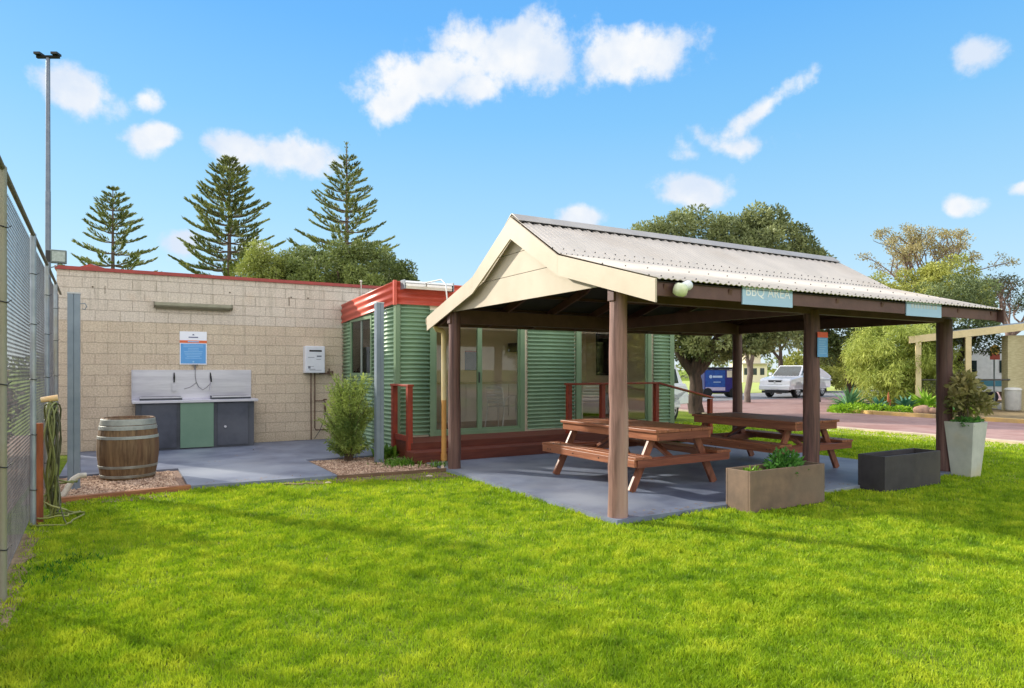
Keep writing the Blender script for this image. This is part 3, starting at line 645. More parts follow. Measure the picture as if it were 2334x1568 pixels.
# ================================================================== PICNIC TABLES
M_tabA = wood('stained_table_timber', S(176, 112, 76), S(116, 66, 44), axis=1, rough=.42, c3=S(146, 92, 64))
M_tabB = wood('stained_table_cross', S(146, 86, 62), S(102, 56, 40), axis=0, rough=.45)
M_tabL = PM('stained_table_legs', S(152, 94, 66), S(108, 62, 44), scale=3, rough=.45, stretch=(5, 2, 1.2), bump=.15)
def picnic_table():
    M_bolt = PM('bolt_head', S(70, 60, 56), rough=.5, metal=.4)
    t = thing('picnic_table', '', 'picnic table', W(1.72, 1.80), RZ+R(1.0), 'timber picnic tables under the pavilion')
    L = .98
    m = MB()
    for i in range(5): x = -.50+.202*i; m.box(x, x+.194, -L-.02, L+.02, .722, .758)
    m.build('tabletop', M_tabA, t, bevel=.004)
    for s in (-1, 1): MB().box(min(s*.432, s*.47), max(s*.432, s*.47), -L, L, .625, .7215).build('apron', M_tabA, t, bevel=.003)
    for s in (-1, 1): MB().box(-.431, .431, min(s*L, s*(L-.038)), max(s*L, s*(L-.038)), .625, .7215).build('apron', M_tabB, t, bevel=.003)
    for s in (-1, 1):
        m = MB()
        for x in (.565, .70): m.box(min(s*x, s*(x+.128)), max(s*x, s*(x+.128)), -L-.02, L+.02, .412, .448)
        m.box(min(s*.795, s*.829), max(s*.795, s*.829), -L, L, .325, .4115)
        bb = m.build('bench_seat', M_tabA, t, bevel=.004)
        m = MB()
        for y in (-.84, -.78, .78, .84, -.3, .25): m.sphere((s*.831, y, .37), .009, 8, 5)
        for y in (-.8, .8): m.sphere((s*.64, y, .449), .009, 8, 5); m.sphere((s*.76, y, .449), .009, 8, 5)
        m.build('bolts', M_bolt, bb)
    for y in (-1, 1):
        MB().box(-.79, .79, y*(L-.0)-.019, y*(L-.0)+.019, .318, .4095).build('cross_rail', M_tabB, t, bevel=.003)
        for x in (-1, 1):
            MB().beam((x*.335, y*.80, .72), (x*.725, y*.80, .0), .042, .10, up=(1, 0, .5)).build('leg', M_tabL, t, bevel=.003)
        MB().beam((0, y*.10, .70), (0, y*.80, .34), .085, .04).build('brace', M_tabL, t, bevel=.003)
        MB().box(-.36, .36, y*.80-.062, y*.80-.022, .63, .715).build('cleat', M_tabB, t)
        MB().box(-.75, .75, y*.80-.062, y*.80-.022, .325, .405).build('seat_bearer', M_tabB, t)
    return t
tA = picnic_table(); tA['label'] = 'reddish timber picnic table standing behind the pale front corner post'
tB = copy_tree(tA); tB.location = W(4.34, 1.78); tB.rotation_euler[2] = RZ+R(-.5); tB['label'] = 'darker shaded picnic table between the middle and right corner posts'

# ================================================================== PLANTERS
def trough(name, label, u, v, mat, L=1.37, Wd=.36, h=.40):
    t = thing(name, label, 'planter', W(u, v, GZ+.004)); hh = h-GZ; w = .028; m = MB()
    m.box(0, L, 0, w, 0, hh); m.box(0, L, Wd-w, Wd, 0, hh); m.box(0, w, w, Wd-w, 0, hh); m.box(L-w, L, w, Wd-w, 0, hh)
    m.build('trough', mat, t, bevel=.006)
    m = MB(); m.box(w+.001, L-w-.001, w+.001, Wd-w-.001, .02, hh-.075); m.build('potting_soil', PM('potting_soil', S(58, 46, 36), S(34, 26, 20), scale=20, rough=1, bump=1, bscale=40, bdist=.02), t); return t
M_pl1 = PM('tan_fibrecement', S(128, 104, 84), S(104, 86, 70), scale=5, rough=.7, bump=.15, bscale=50, c3=S(116, 100, 84))
M_pl2 = PM('charcoal_fibrecement', S(64, 60, 62), S(50, 46, 50), scale=5, rough=.6, bump=.15, bscale=50, c3=S(76, 70, 66))
trough('planter_box', 'tan rectangular planter box with herbs at the foot of the middle post', 1.44, -.45, M_pl1, L=1.27, Wd=.34)
trough('planter_box', 'charcoal rectangular planter box left of the tall tapered pot', 3.90, -.46, M_pl2, L=1.29)
M_herb = leafmat('herb_leaf', S(70, 120, 20), S(160, 196, 60), trans=.35); M_herb2 = leafmat('herb_leaf_dark', S(40, 92, 34), S(120, 176, 78), trans=.35)
def herb(name, label, u, v, z, r, n, L, mat, seed):
    rs = np.random.RandomState(seed); d = unit(rs.normal(size=(n, 3))); d[:, 2] = np.abs(d[:, 2]); 
    P = np.array([0, 0, 0])+d*np.array(r)*(rs.rand(n)[:, None]**.5); D = d+rs.normal(size=(n, 3))*.5
    v_, f = leaves(P, D, L*(.6+.8*rs.rand(n)), L*.5, rs=rs); o = fast_mesh(name, v_, f, mat, None, rs.rand(n), W(u, v, z), RZ); return tag(o, label, 'plant')
herb('herb_plant', 'low yellow green seedlings in the left end of the tan planter', 1.66, -.28, .30, (.15, .11, .11), 320, .045, M_herb, 4)
herb('herb_plant', 'bushy parsley growing in the middle of the tan planter', 2.24, -.27, .30, (.27, .16, .27), 900, .06, M_herb2, 5)
tp = thing('tall_pot', 'tall square tapered pale grey pot beside the right corner post', 'pot', W(6.26, -.26, GZ))
M_pot = PM('pale_fibrecement', S(196, 196, 186), S(176, 178, 168), scale=4, rough=.7, bump=.12, bscale=60, c3=S(206, 190, 150))
m = MB()
a, b, z = .135, .20, .79
vs = [(-a, -a, 0), (a, -a, 0), (a, a, 0), (-a, a, 0), (-b, -b, z), (b, -b, z), (b, b, z), (-b, b, z), (-b+.025, -b+.025, z), (b-.025, -b+.025, z), (b-.025, b-.025, z), (-b+.025, b-.025, z), (-b+.05, -b+.05, z-.1), (b-.05, -b+.05, z-.1), (b-.05, b-.05, z-.1), (-b+.05, b-.05, z-.1)]
fs = [(3, 2, 1, 0)]
for o in (0, 4, 8): fs += [(o+i, o+(i+1) % 4, o+4+(i+1) % 4, o+4+i) for i in range(4)]
fs.append((12, 13, 14, 15)); m.add(vs, fs); m.build('pot_body', M_pot, tp, bevel=.006)
shrub = thing('potted_shrub', 'bronze and green leafy shrub growing in the tall tapered pot', 'shrub', W(6.26, -.26, .68))
m = MB(); rs = random.Random(4)
for i in range(7):
    a = rs.random()*6.28; limb(m, (0, 0, 0), (.2*math.cos(a), .2*math.sin(a), rs.uniform(.35, .6)), .012, .004, rs)
m.build('stem', PM('grey_bark', S(110, 96, 78), S(84, 70, 56), scale=10), shrub)
M_bronze = leafmat('bronze_leaf', S(76, 92, 46), S(184, 168, 106), trans=.25)
crown('foliage', [(0, 0, .45, .24, .24, .2), (.12, .05, .62, .18, .18, .15), (-.12, -.03, .6, .16, .16, .16), (.08, -.1, .32, .22, .2, .14), (.3, 0, .38, .14, .14, .12), (-.05, .1, .24, .16, .16, .1), (-.24, 0, .4, .1, .1, .1)], 900, .10, .05, M_bronze, shrub, seed=8, hollow=.3)
crown('foliage', [(0, 0, .06, .2, .2, .06), (.16, -.06, .05, .1, .1, .07), (-.15, -.1, .06, .1, .08, .06)], 500, .05, .03, M_herb2, shrub, seed=9, hollow=.2)

# ================================================================== BLOCK BUILDING
blk = thing('block_building', 'long painted concrete block building with a thin red capping behind the barbecue', 'building', W(-5.36, 9.2))
m = MB(); m.box(0, 11.9, 0, 4.4, -.1, 3.31); m.build('wall', blockwall_mat(), blk)
M_cap = PM('red_capping', S(168, 62, 54), S(146, 52, 46), scale=3, rough=.45)
m = MB(); m.box(-.03, 11.93, -.035, .12, 3.3105, 3.375); m.box(-.03, .12, .121, 4.4, 3.3105, 3.375); m.build('capping', M_cap, blk)
m = MB(); m.prism([(0.05, 3.36), (1.1, 3.36), (.5, 3.52)], .6, 4.3, 'y'); m.build('roof', M_cap, blk)
m = MB()
for (x, z) in ((.55, 3.02), (2.9, 3.05), (4.45, 3.02), (.33, 1.35), (4.1, 3.02)): m.cyl((x, .002, z), (x, -.004, z), .016, n=10)
m.box(4.05, 4.065, -.004, .0, 2.84, 3.02); m.box(.74, .75, -.004, 0, 2.9, 3.05)
m.build('wall_hole', PM('hole_dark', S(96, 82, 66), rough=1), blk)
M_rust = PM('brown_pipe', S(112, 84, 66), S(84, 62, 50), scale=8, rough=.6)
m = MB(); m.tube([(5.6, -.03, 3.44), (5.6, -.03, 2.9)], .014, 8); m.sphere((5.6, -.03, 3.45), .03, 10, 6); m.build('vent_pipe', PM('pale_pipe', S(206, 196, 182), rough=.5), blk)

tl = thing('wall_light', 'long weathered batten light high on the block wall above the barbecue', 'wall light', W(-3.12, 9.2, 2.745))
m = MB(); m.prism([(-.001, -.05), (-.09, -.045), (-.115, -.015), (-.11, .035), (-.03, .055), (-.001, .055)], -.68, .68, 'x'); m.build('housing', PM('lamp_housing', S(150, 146, 122), S(132, 128, 106), scale=6, rough=.5), tl, bevel=.004)
m = MB(); m.prism([(-.03, -.052), (-.095, -.048), (-.088, -.07), (-.04, -.072)], -.655, .655, 'x'); m.build('diffuser', PM('lamp_diffuser', S(112, 104, 84), rough=.35), tl)
for s in (-1, 1): m = MB(); m.prism([(-.001, -.056), (-.096, -.054), (-.122, -.018), (-.117, .04), (-.03, .061), (-.001, .061)], s*.681, s*.70, 'x'); m.build('end_cap', PM('lamp_end', S(124, 118, 98), rough=.5), tl)

ws = thing('wall_sign', 'white, orange and blue instruction sign on the block wall above the barbecue', 'sign', W(-3.13, 9.194, 1.92))
m = MB(); m.box(-.242, .242, -.012, 0, -.325, .325); m.build('panel', PM('sign_white', S(240, 240, 246), S(234, 236, 244), rough=.3), ws, bevel=.003)
m = MB(); m.box(-.225, .225, -.0145, -.0121, -.305, .085); m.build('blue_panel', PM('sign_blue2', S(84, 152, 214), S(92, 158, 218), scale=2, rough=.3), ws)
m = MB(); m.box(-.242, .242, -.0145, -.0121, .098, .15); m.build('orange_band', PM('sign_orange2', S(226, 104, 60), rough=.3), ws)
m = MB(); r_ = random.Random(2)
for i in range(9):
    w = r_.uniform(.09, .18); m.box(-w, w, -.0165, -.0146, .052-.032*i, .062-.032*i)
m.box(-.1, .1, -.0165, -.0146, .115, .134); m.cyl((0, -.0146, -.27), (0, -.0165, -.27), .018, n=12)
m.build('lettering', PM('sign_print_light', S(150, 202, 242), rough=.5), ws)
m = MB(); m.box(-.085, .085, -.0145, -.0121, .20, .222); m.prism([(-.02, .25), (.02, .25), (.012, .275), (-.012, .275)], -.0145, -.0121, 'y'); m.build('logo', PM('sign_print_dark', S(110, 112, 140), rough=.5), ws)

# hot water unit
hw = thing('water_heater', 'white wall mounted gas water heater on the block wall beside the cabin', 'water heater', W(-.81, 9.2, 1.71))
m = MB(); m.box(-.205, .205, -.22, -.0, -.285, .285); m.build('casing', PM('heater_enamel', S(222, 224, 230), S(214, 216, 222), rough=.35), hw, bevel=.015)
m = MB(); m.box(-.125, .135, -.2225, -.2, .165, .20); m.build('flue_slot', M_dark, hw)
m = MB()
for a, b, c, d in ((.03, .13, .055, .085), (-.15, -.1, -.19, -.14), (-.13, -.0, -.21, -.2), (-.12, .13, -.23, -.222), (-.15, -.02, .04, .05), (.02, .12, .0, .01), (-.16, -.03, -.15, -.143)): m.box(a, b, -.2215, -.2201, c, d)
m.build('label_print', PM('label_grey', S(120, 122, 134), rough=.5), hw)
m = MB(); m.tube([(-.06, -.09, -.285), (-.06, -.09, -.9), (-.055, -.09, -1.70)], .014, 8); m.tube([(.02, -.09, -.285), (.02, -.09, -1.45), (.04, -.09, -1.50), (.6, -.09, -1.5)], .014, 8)
m.tube([(.02, -.09, -.88), (.22, -.09, -.88), (.235, -.1, -.9), (.235, -.1, -1.0)], .012, 8); m.tube([(.11, -.09, -.29), (.3, -.09, -.30), (.42, -.09, -.33)], .016, 8)
m.build('pipework', M_rust, hw)
m = MB(); m.box(.30, .36, -.12, -.04, -.32, -.25); m.cyl((.33, -.08, -.25), (.33, -.08, -.19), .014); m.cyl((.4, -.08, -.3), (.4, -.08, -.24), .02); m.cyl((.235, -.1, -1.0), (.235, -.1, -1.12), .022); m.box(.2, .27, -.11, -.09, -.87, -.84); m.build('valve', M_rust, hw)
m = MB(); m.tube([(.235, -.11, -1.1), (.22, -.13, -1.25), (.12, -.14, -1.5), (.0, -.15, -1.68)], .007, 6); m.build('drain_hose', PM('hose_grey', S(80, 78, 72), rough=.6), hw)

# ================================================================== BARBECUE
bq = thing('barbecue', 'double electric barbecue bench with stainless top and a green centre panel', 'barbecue', W(-4.16, 8.62))
m = MB(); m.box(.03, 2.07, .03, .575, .0, .875); m.build('cabinet', M_char, bq, bevel=.004)
M_door = PM('door_charcoal', S(72, 76, 88), S(54, 58, 70), scale=3, rough=.55, c3=S(96, 98, 106), bump=.1)
for x0, x1 in ((.12, .70), (1.40, 1.96)):
    d = MB().box(x0, x1, .012, .0295, .04, .86).build('door', M_door, bq, bevel=.004)
m = MB(); m.cyl((1.54, .012, .40), (1.54, -.02, .40), .022, n=14); m.build('handle', M_steel, bq)
MB().box(.76, 1.335, .004, .0295, .025, .872).build('centre_panel', PM('sage_panel', S(108, 138, 118), S(98, 130, 110), scale=2, rough=.45, c3=S(92, 120, 104)), bq, bevel=.003)
MB().box(-.03, 2.14, -.03, .575, .876, .925).build('bench_top', M_steel, bq, bevel=.005)
m = MB(); m.box(-.03, 2.10, .545, .575, .9255, 1.49); m.box(-.03, -.018, .44, .545, .9255, 1.47); m.build('splashback', M_steel, bq, bevel=.003)
for x0 in (.10, 1.32):
    m = MB(); a, b, c, d = x0, x0+.70, .10, .46; m.box(a, b, c, c+.03, .9255, .985); m.box(a, b, d-.03, d, .9255, .985); m.box(a, a+.03, c+.03, d-.03, .9255, .985); m.box(b-.03, b, c+.03, d-.03, .9255, .985)
    h = m.build('hotplate', M_char if x0 < 1 else M_char, bq)
    MB().box(a+.03, b-.03, c+.03, d-.03, .93, .955).build('cooking_surface', PM('seasoned_steel', S(70, 70, 74), S(40, 40, 44), rough=.35, metal=.6), h)
    MB().box(a-.005, b+.005, c-.012, c-.001, .962, .99).build('rim', M_steel, h)
def tool(name, label, x, kind):
    t = thing(name, label, 'utensil', W(-4.16+x, 8.62+.535, 1.44), group=None)
    m = MB(); m.tube([(0, -.02, 0), (0, -.025, -.1), (.0, -.02, -.19)], .016, 10, True, [.009, .018, .012]); m.build('handle', M_black, t)
    if kind: m = MB(); m.box(-.035, .035, -.028, -.02, -.37, -.21); m.tube([(0, -.024, -.21), (0, -.024, -.19)], .01)
    else: m = MB(); m.beam((0, -.03, -.19), (-.045, -.035, -.34), .035, .012)
    m.build('blade', M_steel, t)
    return t
t1 = tool('scraper', 'black handled wide scraper hanging on the left of the steel splashback', .69, True)
t2 = tool('barbecue_brush', 'black handled slim tool hanging tilted on the right of the steel splashback', 1.33, False); t2.rotation_euler = (0, R(-6), RZ)
m = MB(); m.box(-.05, .05, -.05, -.002, .0, .02); m.cyl((0, -.03, 0), (0, -.03, -.08), .014); m.tube([(0, -.03, -.07), (.0, -.04, -.22), (.02, -.05, -.34), (-.08, -.06, -.42), (-.2, -.1, -.46)], .006, 6); m.tube([(.02, -.05, -.33), (.06, -.06, -.42), (.13, -.08, -.48), (.2, -.07, -.44), (.27, -.05, -.36)], .006, 6)
tag(m.build('tether_cable', PM('coiled_cable', S(126, 124, 128), rough=.5, metal=.3), None, loc=W(-3.1, 9.19, 1.58), rot=(0, 0, RZ)), 'grey tether cables for the barbecue tools hanging under the wall sign', 'cable')

# ================================================================== CABIN
cb = thing('cabin', 'small cabin clad in green corrugated steel with a terracotta fascia and glass doors', 'cabin', W(-.15, 5.94))
def corr(x0, x1, z0, z1, axis, off, mat, name='cladding', pitch=.076, amp=.020, shear=0, parent=None, vert=False):
    per = 8; n = max(per, int(round((z1-z0)/pitch*per))); vs = []; fs = []
    for i in range(n+1):
        z = z0+(z1-z0)*i/n; d = amp*math.cos(2*PI*(z-z0)/pitch)
        for x in (x0, x1):
            zz = z+shear*(x)
            if vert: vs.append((z, off-d, x) if axis == 'x' else (off-d, z, x))
            else: vs.append((x, off-d, zz) if axis == 'x' else (off-d, x, zz))
    for i in range(n): fs.append((2*i, 2*i+1, 2*i+3, 2*i+2))
    m = MB(); m.add(vs, fs, True); o = m.build(name, mat, parent or cb, recalc=False)
    s = o.modifiers.new('thick', 'SOLIDIFY'); s.thickness = .002; s.offset = 0; return o
CW, CD, FZ = 6.60, 3.24, .30
M_cream_in = PM('interior_cream', S(252, 236, 210), S(248, 230, 204), rough=.6)
M_floor_in = PM('interior_floor', S(186, 160, 132), S(164, 138, 112), scale=3, rough=.4)
# shell
m = MB(); m.box(.015, .06, .02, CD, -.05, 2.9); 
m2 = MB(); m2.box(CW-.06, CW-.015, .02, 1.9, -.05, 2.9); m2.box(CW-.06, CW-.015, 1.9, 2.75, -.05, 1.35); m2.box(CW-.06, CW-.015, 1.9, 2.75, 2.5, 2.9); m2.box(CW-.06, CW-.015, 2.75, CD, -.05, 2.9)
m3 = MB(); m3.box(.061, CW-.061, CD-.05, CD-.005, -.05, 2.9)
for x0, x1 in ((.062, .66), (2.60, 3.93), (5.92, CW-.061)): m3.box(x0, x1, .02, .07, -.05, 2.58)
m3.box(.062, CW-.061, .02, .07, 2.58, 2.9)
# the left wall has a window opening
mL = MB(); mL.box(.015, .06, .071, 1.34, -.05, 2.9); mL.box(.015, .06, 1.34, 2.58, -.05, 1.43); mL.box(.015, .06, 1.34, 2.58, 2.5, 2.9); mL.box(.015, .06, 2.58, CD-.06, -.05, 2.9)
mL.build('wall', M_cream_in, cb); m2.build('wall', M_cream_in, cb); m3.build('wall', M_cream_in, cb)
MB().box(.061, CW-.061, .071, CD-.051, .2, FZ).build('floor', M_floor_in, cb)
MB().box(.061, CW-.061, .071, CD-.051, 2.62, 2.66).build('ceiling', PM('ceiling_white', S(252, 250, 244), rough=.7), cb)
m = MB(); m.add([(-.02, -.03, 3.03), (CW+.02, -.03, 3.03), (CW+.02, CD-.01, 2.88), (-.02, CD-.01, 2.88), (-.02, -.03, 2.99), (CW+.02, -.03, 2.99), (CW+.02, CD-.01, 2.84), (-.02, CD-.01, 2.84)], [(0, 1, 2, 3), (7, 6, 5, 4), (0, 4, 5, 1), (1, 5, 6, 2), (2, 6, 7, 3), (3, 7, 4, 0)]); m.build('roof', M_galv, cb)
# cladding
for x0, x1 in ((.07, .63), (2.72, 3.86), (6.01, 6.49)): corr(x0, x1, FZ+.02, 2.66, 'x', -.021, M_greenfl)
corr(0.01, 1.27, .02, 2.72, 'y', -.012, M_greenfl, shear=-.012); corr(2.65, CD, .02, 2.72, 'y', -.012, M_greenfl, shear=-.012)
corr(1.27, 2.65, .02, 1.40, 'y', -.012, M_greenfl, shear=-.012); corr(1.27, 2.65, 2.53, 2.72, 'y', -.012, M_greenfl, shear=-.012)
m = MB(); m.box(-.028, .065, -.03, .008, .0, 2.66); m.box(-.03, -.0, .009, .06, 0, 2.66); m.build('corner_trim', M_greentrim, cb)
m = MB(); m.box(6.495, 6.625, -.03, .02, .0, 2.66); m.build('corner_trim', M_greentrim, cb)
# terracotta fascia: broad ribs
corr(-.04, CW+.04, 2.655, 3.06, 'x', -.045, M_redfl, 'fascia', pitch=.135, amp=.014)
corr(-.05, CD, 2.655, 3.06, 'y', -.045, M_redfl, 'fascia', pitch=.135, amp=.014, shear=-.047)
m = MB(); m.box(-.075, -.02, -.075, -.02, 2.64, 3.075); m.build('corner_trim', M_redfl, cb)
# side window
gls = glassmat('window_glass', (.62, .66, .66, 1)); gld = glassmat('door_glass', (.99, .99, .98, 1), refl=.8)
M_alu = PM('pale_aluminium', S(170, 178, 168), S(156, 166, 156), rough=.4, metal=.3)
wf = MB(); wf.box(-.035, .03, 1.27, 1.34, 1.37, 2.55); wf.box(-.035, .03, 2.58, 2.65, 1.37, 2.55); wf.box(-.035, .03, 1.341, 2.579, 1.37, 1.43); wf.box(-.035, .03, 1.341, 2.579, 2.49, 2.55)
wo = wf.build('window', M_greentrim, cb); m = MB(); m.box(-.02, .02, 1.93, 1.975, 1.431, 2.489); m.box(-.015, .01, 1.341, 1.36, 1.431, 2.489); m.build('frame', M_alu, wo)
MB().box(-.004, .0, 1.361, 1.929, 1.4311, 2.489).build('pane', gls, wo); MB().box(-.012, -.008, 1.976, 2.579, 1.4311, 2.489).build('pane', gls, wo)
m = MB(); vs = []; n = 40
for i in range(n+1): y = 1.34+.5*i/n; vs += [(.09+.02*math.sin(i*1.3), y, 1.38), (.09+.02*math.sin(i*1.3), y, 2.52)]
m.add(vs, [(2*i, 2*i+1, 2*i+3, 2*i+2) for i in range(n)], True); m.build('curtain', PM('grey_curtain', S(110, 104, 104), rough=.9), wo)
# right wall window
wf = MB(); y0, y1, z0, z1 = 1.9, 2.75, 1.35, 2.5; wf.box(CW-.07, CW+.01, y0, y0+.06, z0, z1); wf.box(CW-.07, CW+.01, y1-.06, y1, z0, z1); wf.box(CW-.07, CW+.01, y0+.06, y1-.06, z0, z0+.06); wf.box(CW-.07, CW+.01, y0+.06, y1-.06, z1-.06, z1)
wo = wf.build('window', PM('dark_frame', S(48, 36, 30), rough=.5), cb); MB().box(CW-.03, CW-.026, y0+.0601, y1-.0601, z0+.0601, z1-.0601).build('pane', gls, wo)
# sliding doors
def slider(x0, x1, xm, mull=.09):
    m = MB(); m.box(x0-.10, x0, -.035, .07, FZ-.02, 2.58); m.box(x1, x1+.10, -.035, .07, FZ-.02, 2.58); m.box(x0+.001, x1-.001, -.035, .07, 2.50, 2.58); m.box(x0+.001, x1-.001, -.035, .07, FZ-.02, FZ+.05)
    o = m.build('sliding_door', M_greentrim, cb)
    f = MB(); f.box(xm, xm+mull, -.03, .03, FZ+.051, 2.499); f.box(x0+.001, x0+.035, -.02, .02, FZ+.051, 2.499); f.box(x1-.035, x1-.001, .0, .04, FZ+.051, 2.499); f.box(x0+.036, xm-.001, -.02, .02, FZ+.051, FZ+.10); f.box(xm+mull+.001, x1-.036, .0, .04, FZ+.051, FZ+.10)
    f.build('frame', M_greentrim, o)
    MB().box(x0+.036, xm-.001, -.003, .001, FZ+.101, 2.499).build('pane', gld, o); MB().box(xm+mull+.001, x1-.036, .02, .024, FZ+.101, 2.499).build('pane', gld, o)
    MB().box(xm+.012, xm+.03, -.055, -.031, 1.25, 1.45).build('handle', M_black, o)
slider(.73, 2.55, 1.61); slider(4.0, 5.84, 4.92)
# dark annexe at the right end
corr(0, 2.35, 6.64, 7.03, 'x', .52, PM('dark_green_steel', S(58, 82, 58), S(48, 70, 50), rough=.45), 'annexe_wall', pitch=.13, amp=.012, vert=True)
MB().box(6.64, 7.02, .535, 1.6, 0, 2.34).build('annexe', PM('dark_green_steel2', S(52, 76, 54), rough=.5), cb)
# interior
kc = thing('kitchen_bench', 'white kitchen bench along the back wall inside the cabin', 'kitchen bench', W(1.9, 8.42, FZ))
m = MB(); m.box(0, 3.4, .06, .70, .0, .86); m.build('cupboard', PM('cupboard_white', S(226, 220, 208), S(218, 212, 200), rough=.4), kc, bevel=.003)
m = MB(); m.box(-.02, 3.42, .02, .70, .861, .90); m.build('bench_top', PM('benchtop', S(222, 210, 180), S(206, 192, 160), rough=.3), kc, bevel=.003)
for i in range(6): MB().box(.02+.565*i, .565*(i+1), .045, .0595, .1, .84).build('door', PM('cupboard_white', S(226, 220, 208)), kc, bevel=.002)
rh = thing('range_hood', 'dark grey range hood on the cream back wall above the kitchen bench', 'range hood', W(4.28, 9.12, 1.95))
m = MB(); m.box(-.32, .32, -.42, 0, 0, .20); m.build('hood', PM('hood_grey', S(92, 84, 80), rough=.4), rh, bevel=.01)
m = MB(); m.box(-.30, .30, -.40, -.02, -.012, -.001); m.build('filter', M_dark, rh)
bs = thing('notice_board', 'dark blue notice board on the back wall inside the glass doors', 'notice board', W(2.97, 9.13, 1.72))
m = MB(); m.box(-.19, .19, -.02, 0, -.24, .2); m.build('board', PM('board_blue', S(58, 84, 102), S(70, 96, 110), rough=.5), bs)
m = MB(); m.box(-.19, .19, -.022, 0, .201, .23); m.build('header', PM('board_header', S(170, 90, 60), rough=.5), bs)
ur = thing('hot_water_urn', 'black appliance standing on the right end of the kitchen bench', 'appliance', W(5.05, 8.6, FZ+.901))
m = MB(); m.box(-.17, .17, 0, .34, 0, .26); m.build('body', M_black, ur, bevel=.02); m = MB(); m.box(-.08, .08, -.012, 0, .15, .2); m.build('display', M_steel, ur)
pl = thing('indoor_plant', 'dark green plant on the kitchen bench beside the black appliance', 'plant', W(4.75, 8.75, FZ+.901))
m = MB(); m.lathe([(.0, 0), (.06, 0), (.08, .12), (.07, .12), (.0, .1)], 16); m.build('pot', M_white, pl)
crown('foliage', [(0, 0, .28, .14, .14, .14), (0, .03, .42, .12, .12, .12)], 260, .09, .03, leafmat('indoor_leaf', S(24, 50, 22), S(60, 96, 50)), pl, seed=31)
M_aluc = PM('polished_aluminium', S(240, 238, 232), S(226, 224, 218), rough=.35, metal=.0)
def chair():
    t = thing('cafe_chair', '', 'chair', W(2.35, 6.55, FZ))
    m = MB()
    for s in (-1, 1):
        m.tube([(s*.24, -.20, 0), (s*.225, -.17, .45), (s*.235, -.16, .66), (s*.24, .05, .68), (s*.23, .2, .62), (s*.2, .23, .45)], .0125, 8)
        m.tube([(s*.22, .30, 0), (s*.2, .22, .45), (s*.2, .27, .82), (s*.1, .29, .86), (0, .295, .87)], .0125, 8)
    m.build('frame', M_aluc, t)
    m = MB()
    for i in range(7): m.box(-.2, .2, -.19+.06*i, -.145+.06*i, .445, .457)
    m.build('seat', M_aluc, t)
    m = MB()
    for i in range(5): m.box(-.195, .195, .228+.012*i, .238+.012*i, .52+.07*i, .565+.07*i)
    m.build('backrest', M_aluc, t); return t
c1 = chair(); c1.rotation_euler[2] = RZ+R(115); c1['label'] = 'slatted aluminium chair inside the left glass doors'; c1['group'] = 'aluminium chairs inside the cabin'
c2 = copy_tree(c1); c2.location = W(4.85, 6.9, FZ); c2.rotation_euler[2] = RZ+R(150); c2['label'] = 'slatted aluminium chair inside the right glass doors'

aw = thing('folded_awning', 'white folded awning cassette mounted on the cabin fascia', 'awning', W(.37, 5.86, 2.98))
m = MB(); m.prism([(0, .09), (-.17, .075), (-.19, .05), (-.19, .035), (0, .035)], -.46, .46, 'x'); m.build('hood', M_white, aw)
m = MB(); m.prism([(-.02, .028), (-.2, .024), (-.22, -.02), (-.2, -.07), (-.04, -.05)], -.45, .43, 'x'); m.build('front_bar', PM('awning_cream', S(236, 228, 214), rough=.4), aw, bevel=.005)
m = MB(); m.box(-.475, -.461, -.2, .0, -.07, .09); m.box(.461, .475, -.2, 0, -.07, .09); m.build('end_plate', M_galv, aw)

# ================================================================== DECK
dk = thing('timber_deck', 'red brown timber landing and step along the front of the cabin', 'deck', W(0, 0))
m = MB()
for i in range(9): y = 5.07+.0945*i; m.box(-.20, 5.32, y, y+.089, .262, .285)
m.build('decking', M_redwood, dk, bevel=.002)
m = MB(); m.box(-.20, 5.32, 5.03, 5.069, .03, .283); m.box(-.23, -.201, 5.03, 5.90, .0, .28); m.build('riser', M_redwood, dk, bevel=.003)
m = MB()
for i in range(4): y = 4.70+.083*i; m.box(-.30, 3.05, y, y+.078, .142, .165)
m.build('step', M_redwood, dk, bevel=.002)
m = MB(); m.box(-.30, 3.05, 4.665, 4.699, -.03, .163); m.box(-.33, -.301, 4.665, 5.03, 0, .163); m.box(3.051, 3.08, 4.665, 5.03, 0, .163); m.build('riser', M_redwood, dk, bevel=.003)
m = MB(); m.add([(5.321, 5.07, .285), (6.8, 5.07, .03), (6.8, 5.9, .03), (5.321, 5.9, .285), (5.321, 5.07, .0), (6.8, 5.07, .0), (6.8, 5.9, .0), (5.321, 5.9, .0)], [(0, 1, 2, 3), (0, 4, 5, 1), (2, 6, 7, 3), (1, 5, 6, 2)]); m.build('ramp', M_redwood, dk)
hr = thing('handrail', 'red brown timber handrail stepping down to the right of the cabin landing', 'handrail', W(0, 0))
yy = 5.12
for u, z0, z1 in ((3.0, .286, 1.20), (3.80, .286, 1.20), (5.2, .286, 1.20), (6.76, .0, .86)): MB().box(u-.045, u+.045, yy-.045, yy+.045, z0, z1).build('post', M_redpost, hr, bevel=.004)
m = MB(); m.box(2.93, 5.25, yy-.055, yy+.055, 1.201, 1.238); m.build('top_rail', M_redpost, hr, bevel=.004); MB().beam((5.25, yy, 1.22), (6.82, yy, .885), .11, .036).build('top_rail', M_redpost, hr, bevel=.004)
lr = thing('end_rail', 'short red brown railing closing the left end of the cabin landing', 'railing', W(0, 0))
for v in (5.10, 5.80): MB().box(-.285, -.195, v-.045, v+.045, -.03, 1.215).build('post', M_redpost, lr, bevel=.004)
MB().box(-.295, -.185, 5.03, 5.87, 1.216, 1.25).build('top_rail', M_redpost, lr, bevel=.004)
m = MB()
m.box(-.26, -.22, 5.146, 5.754, .30, .39)
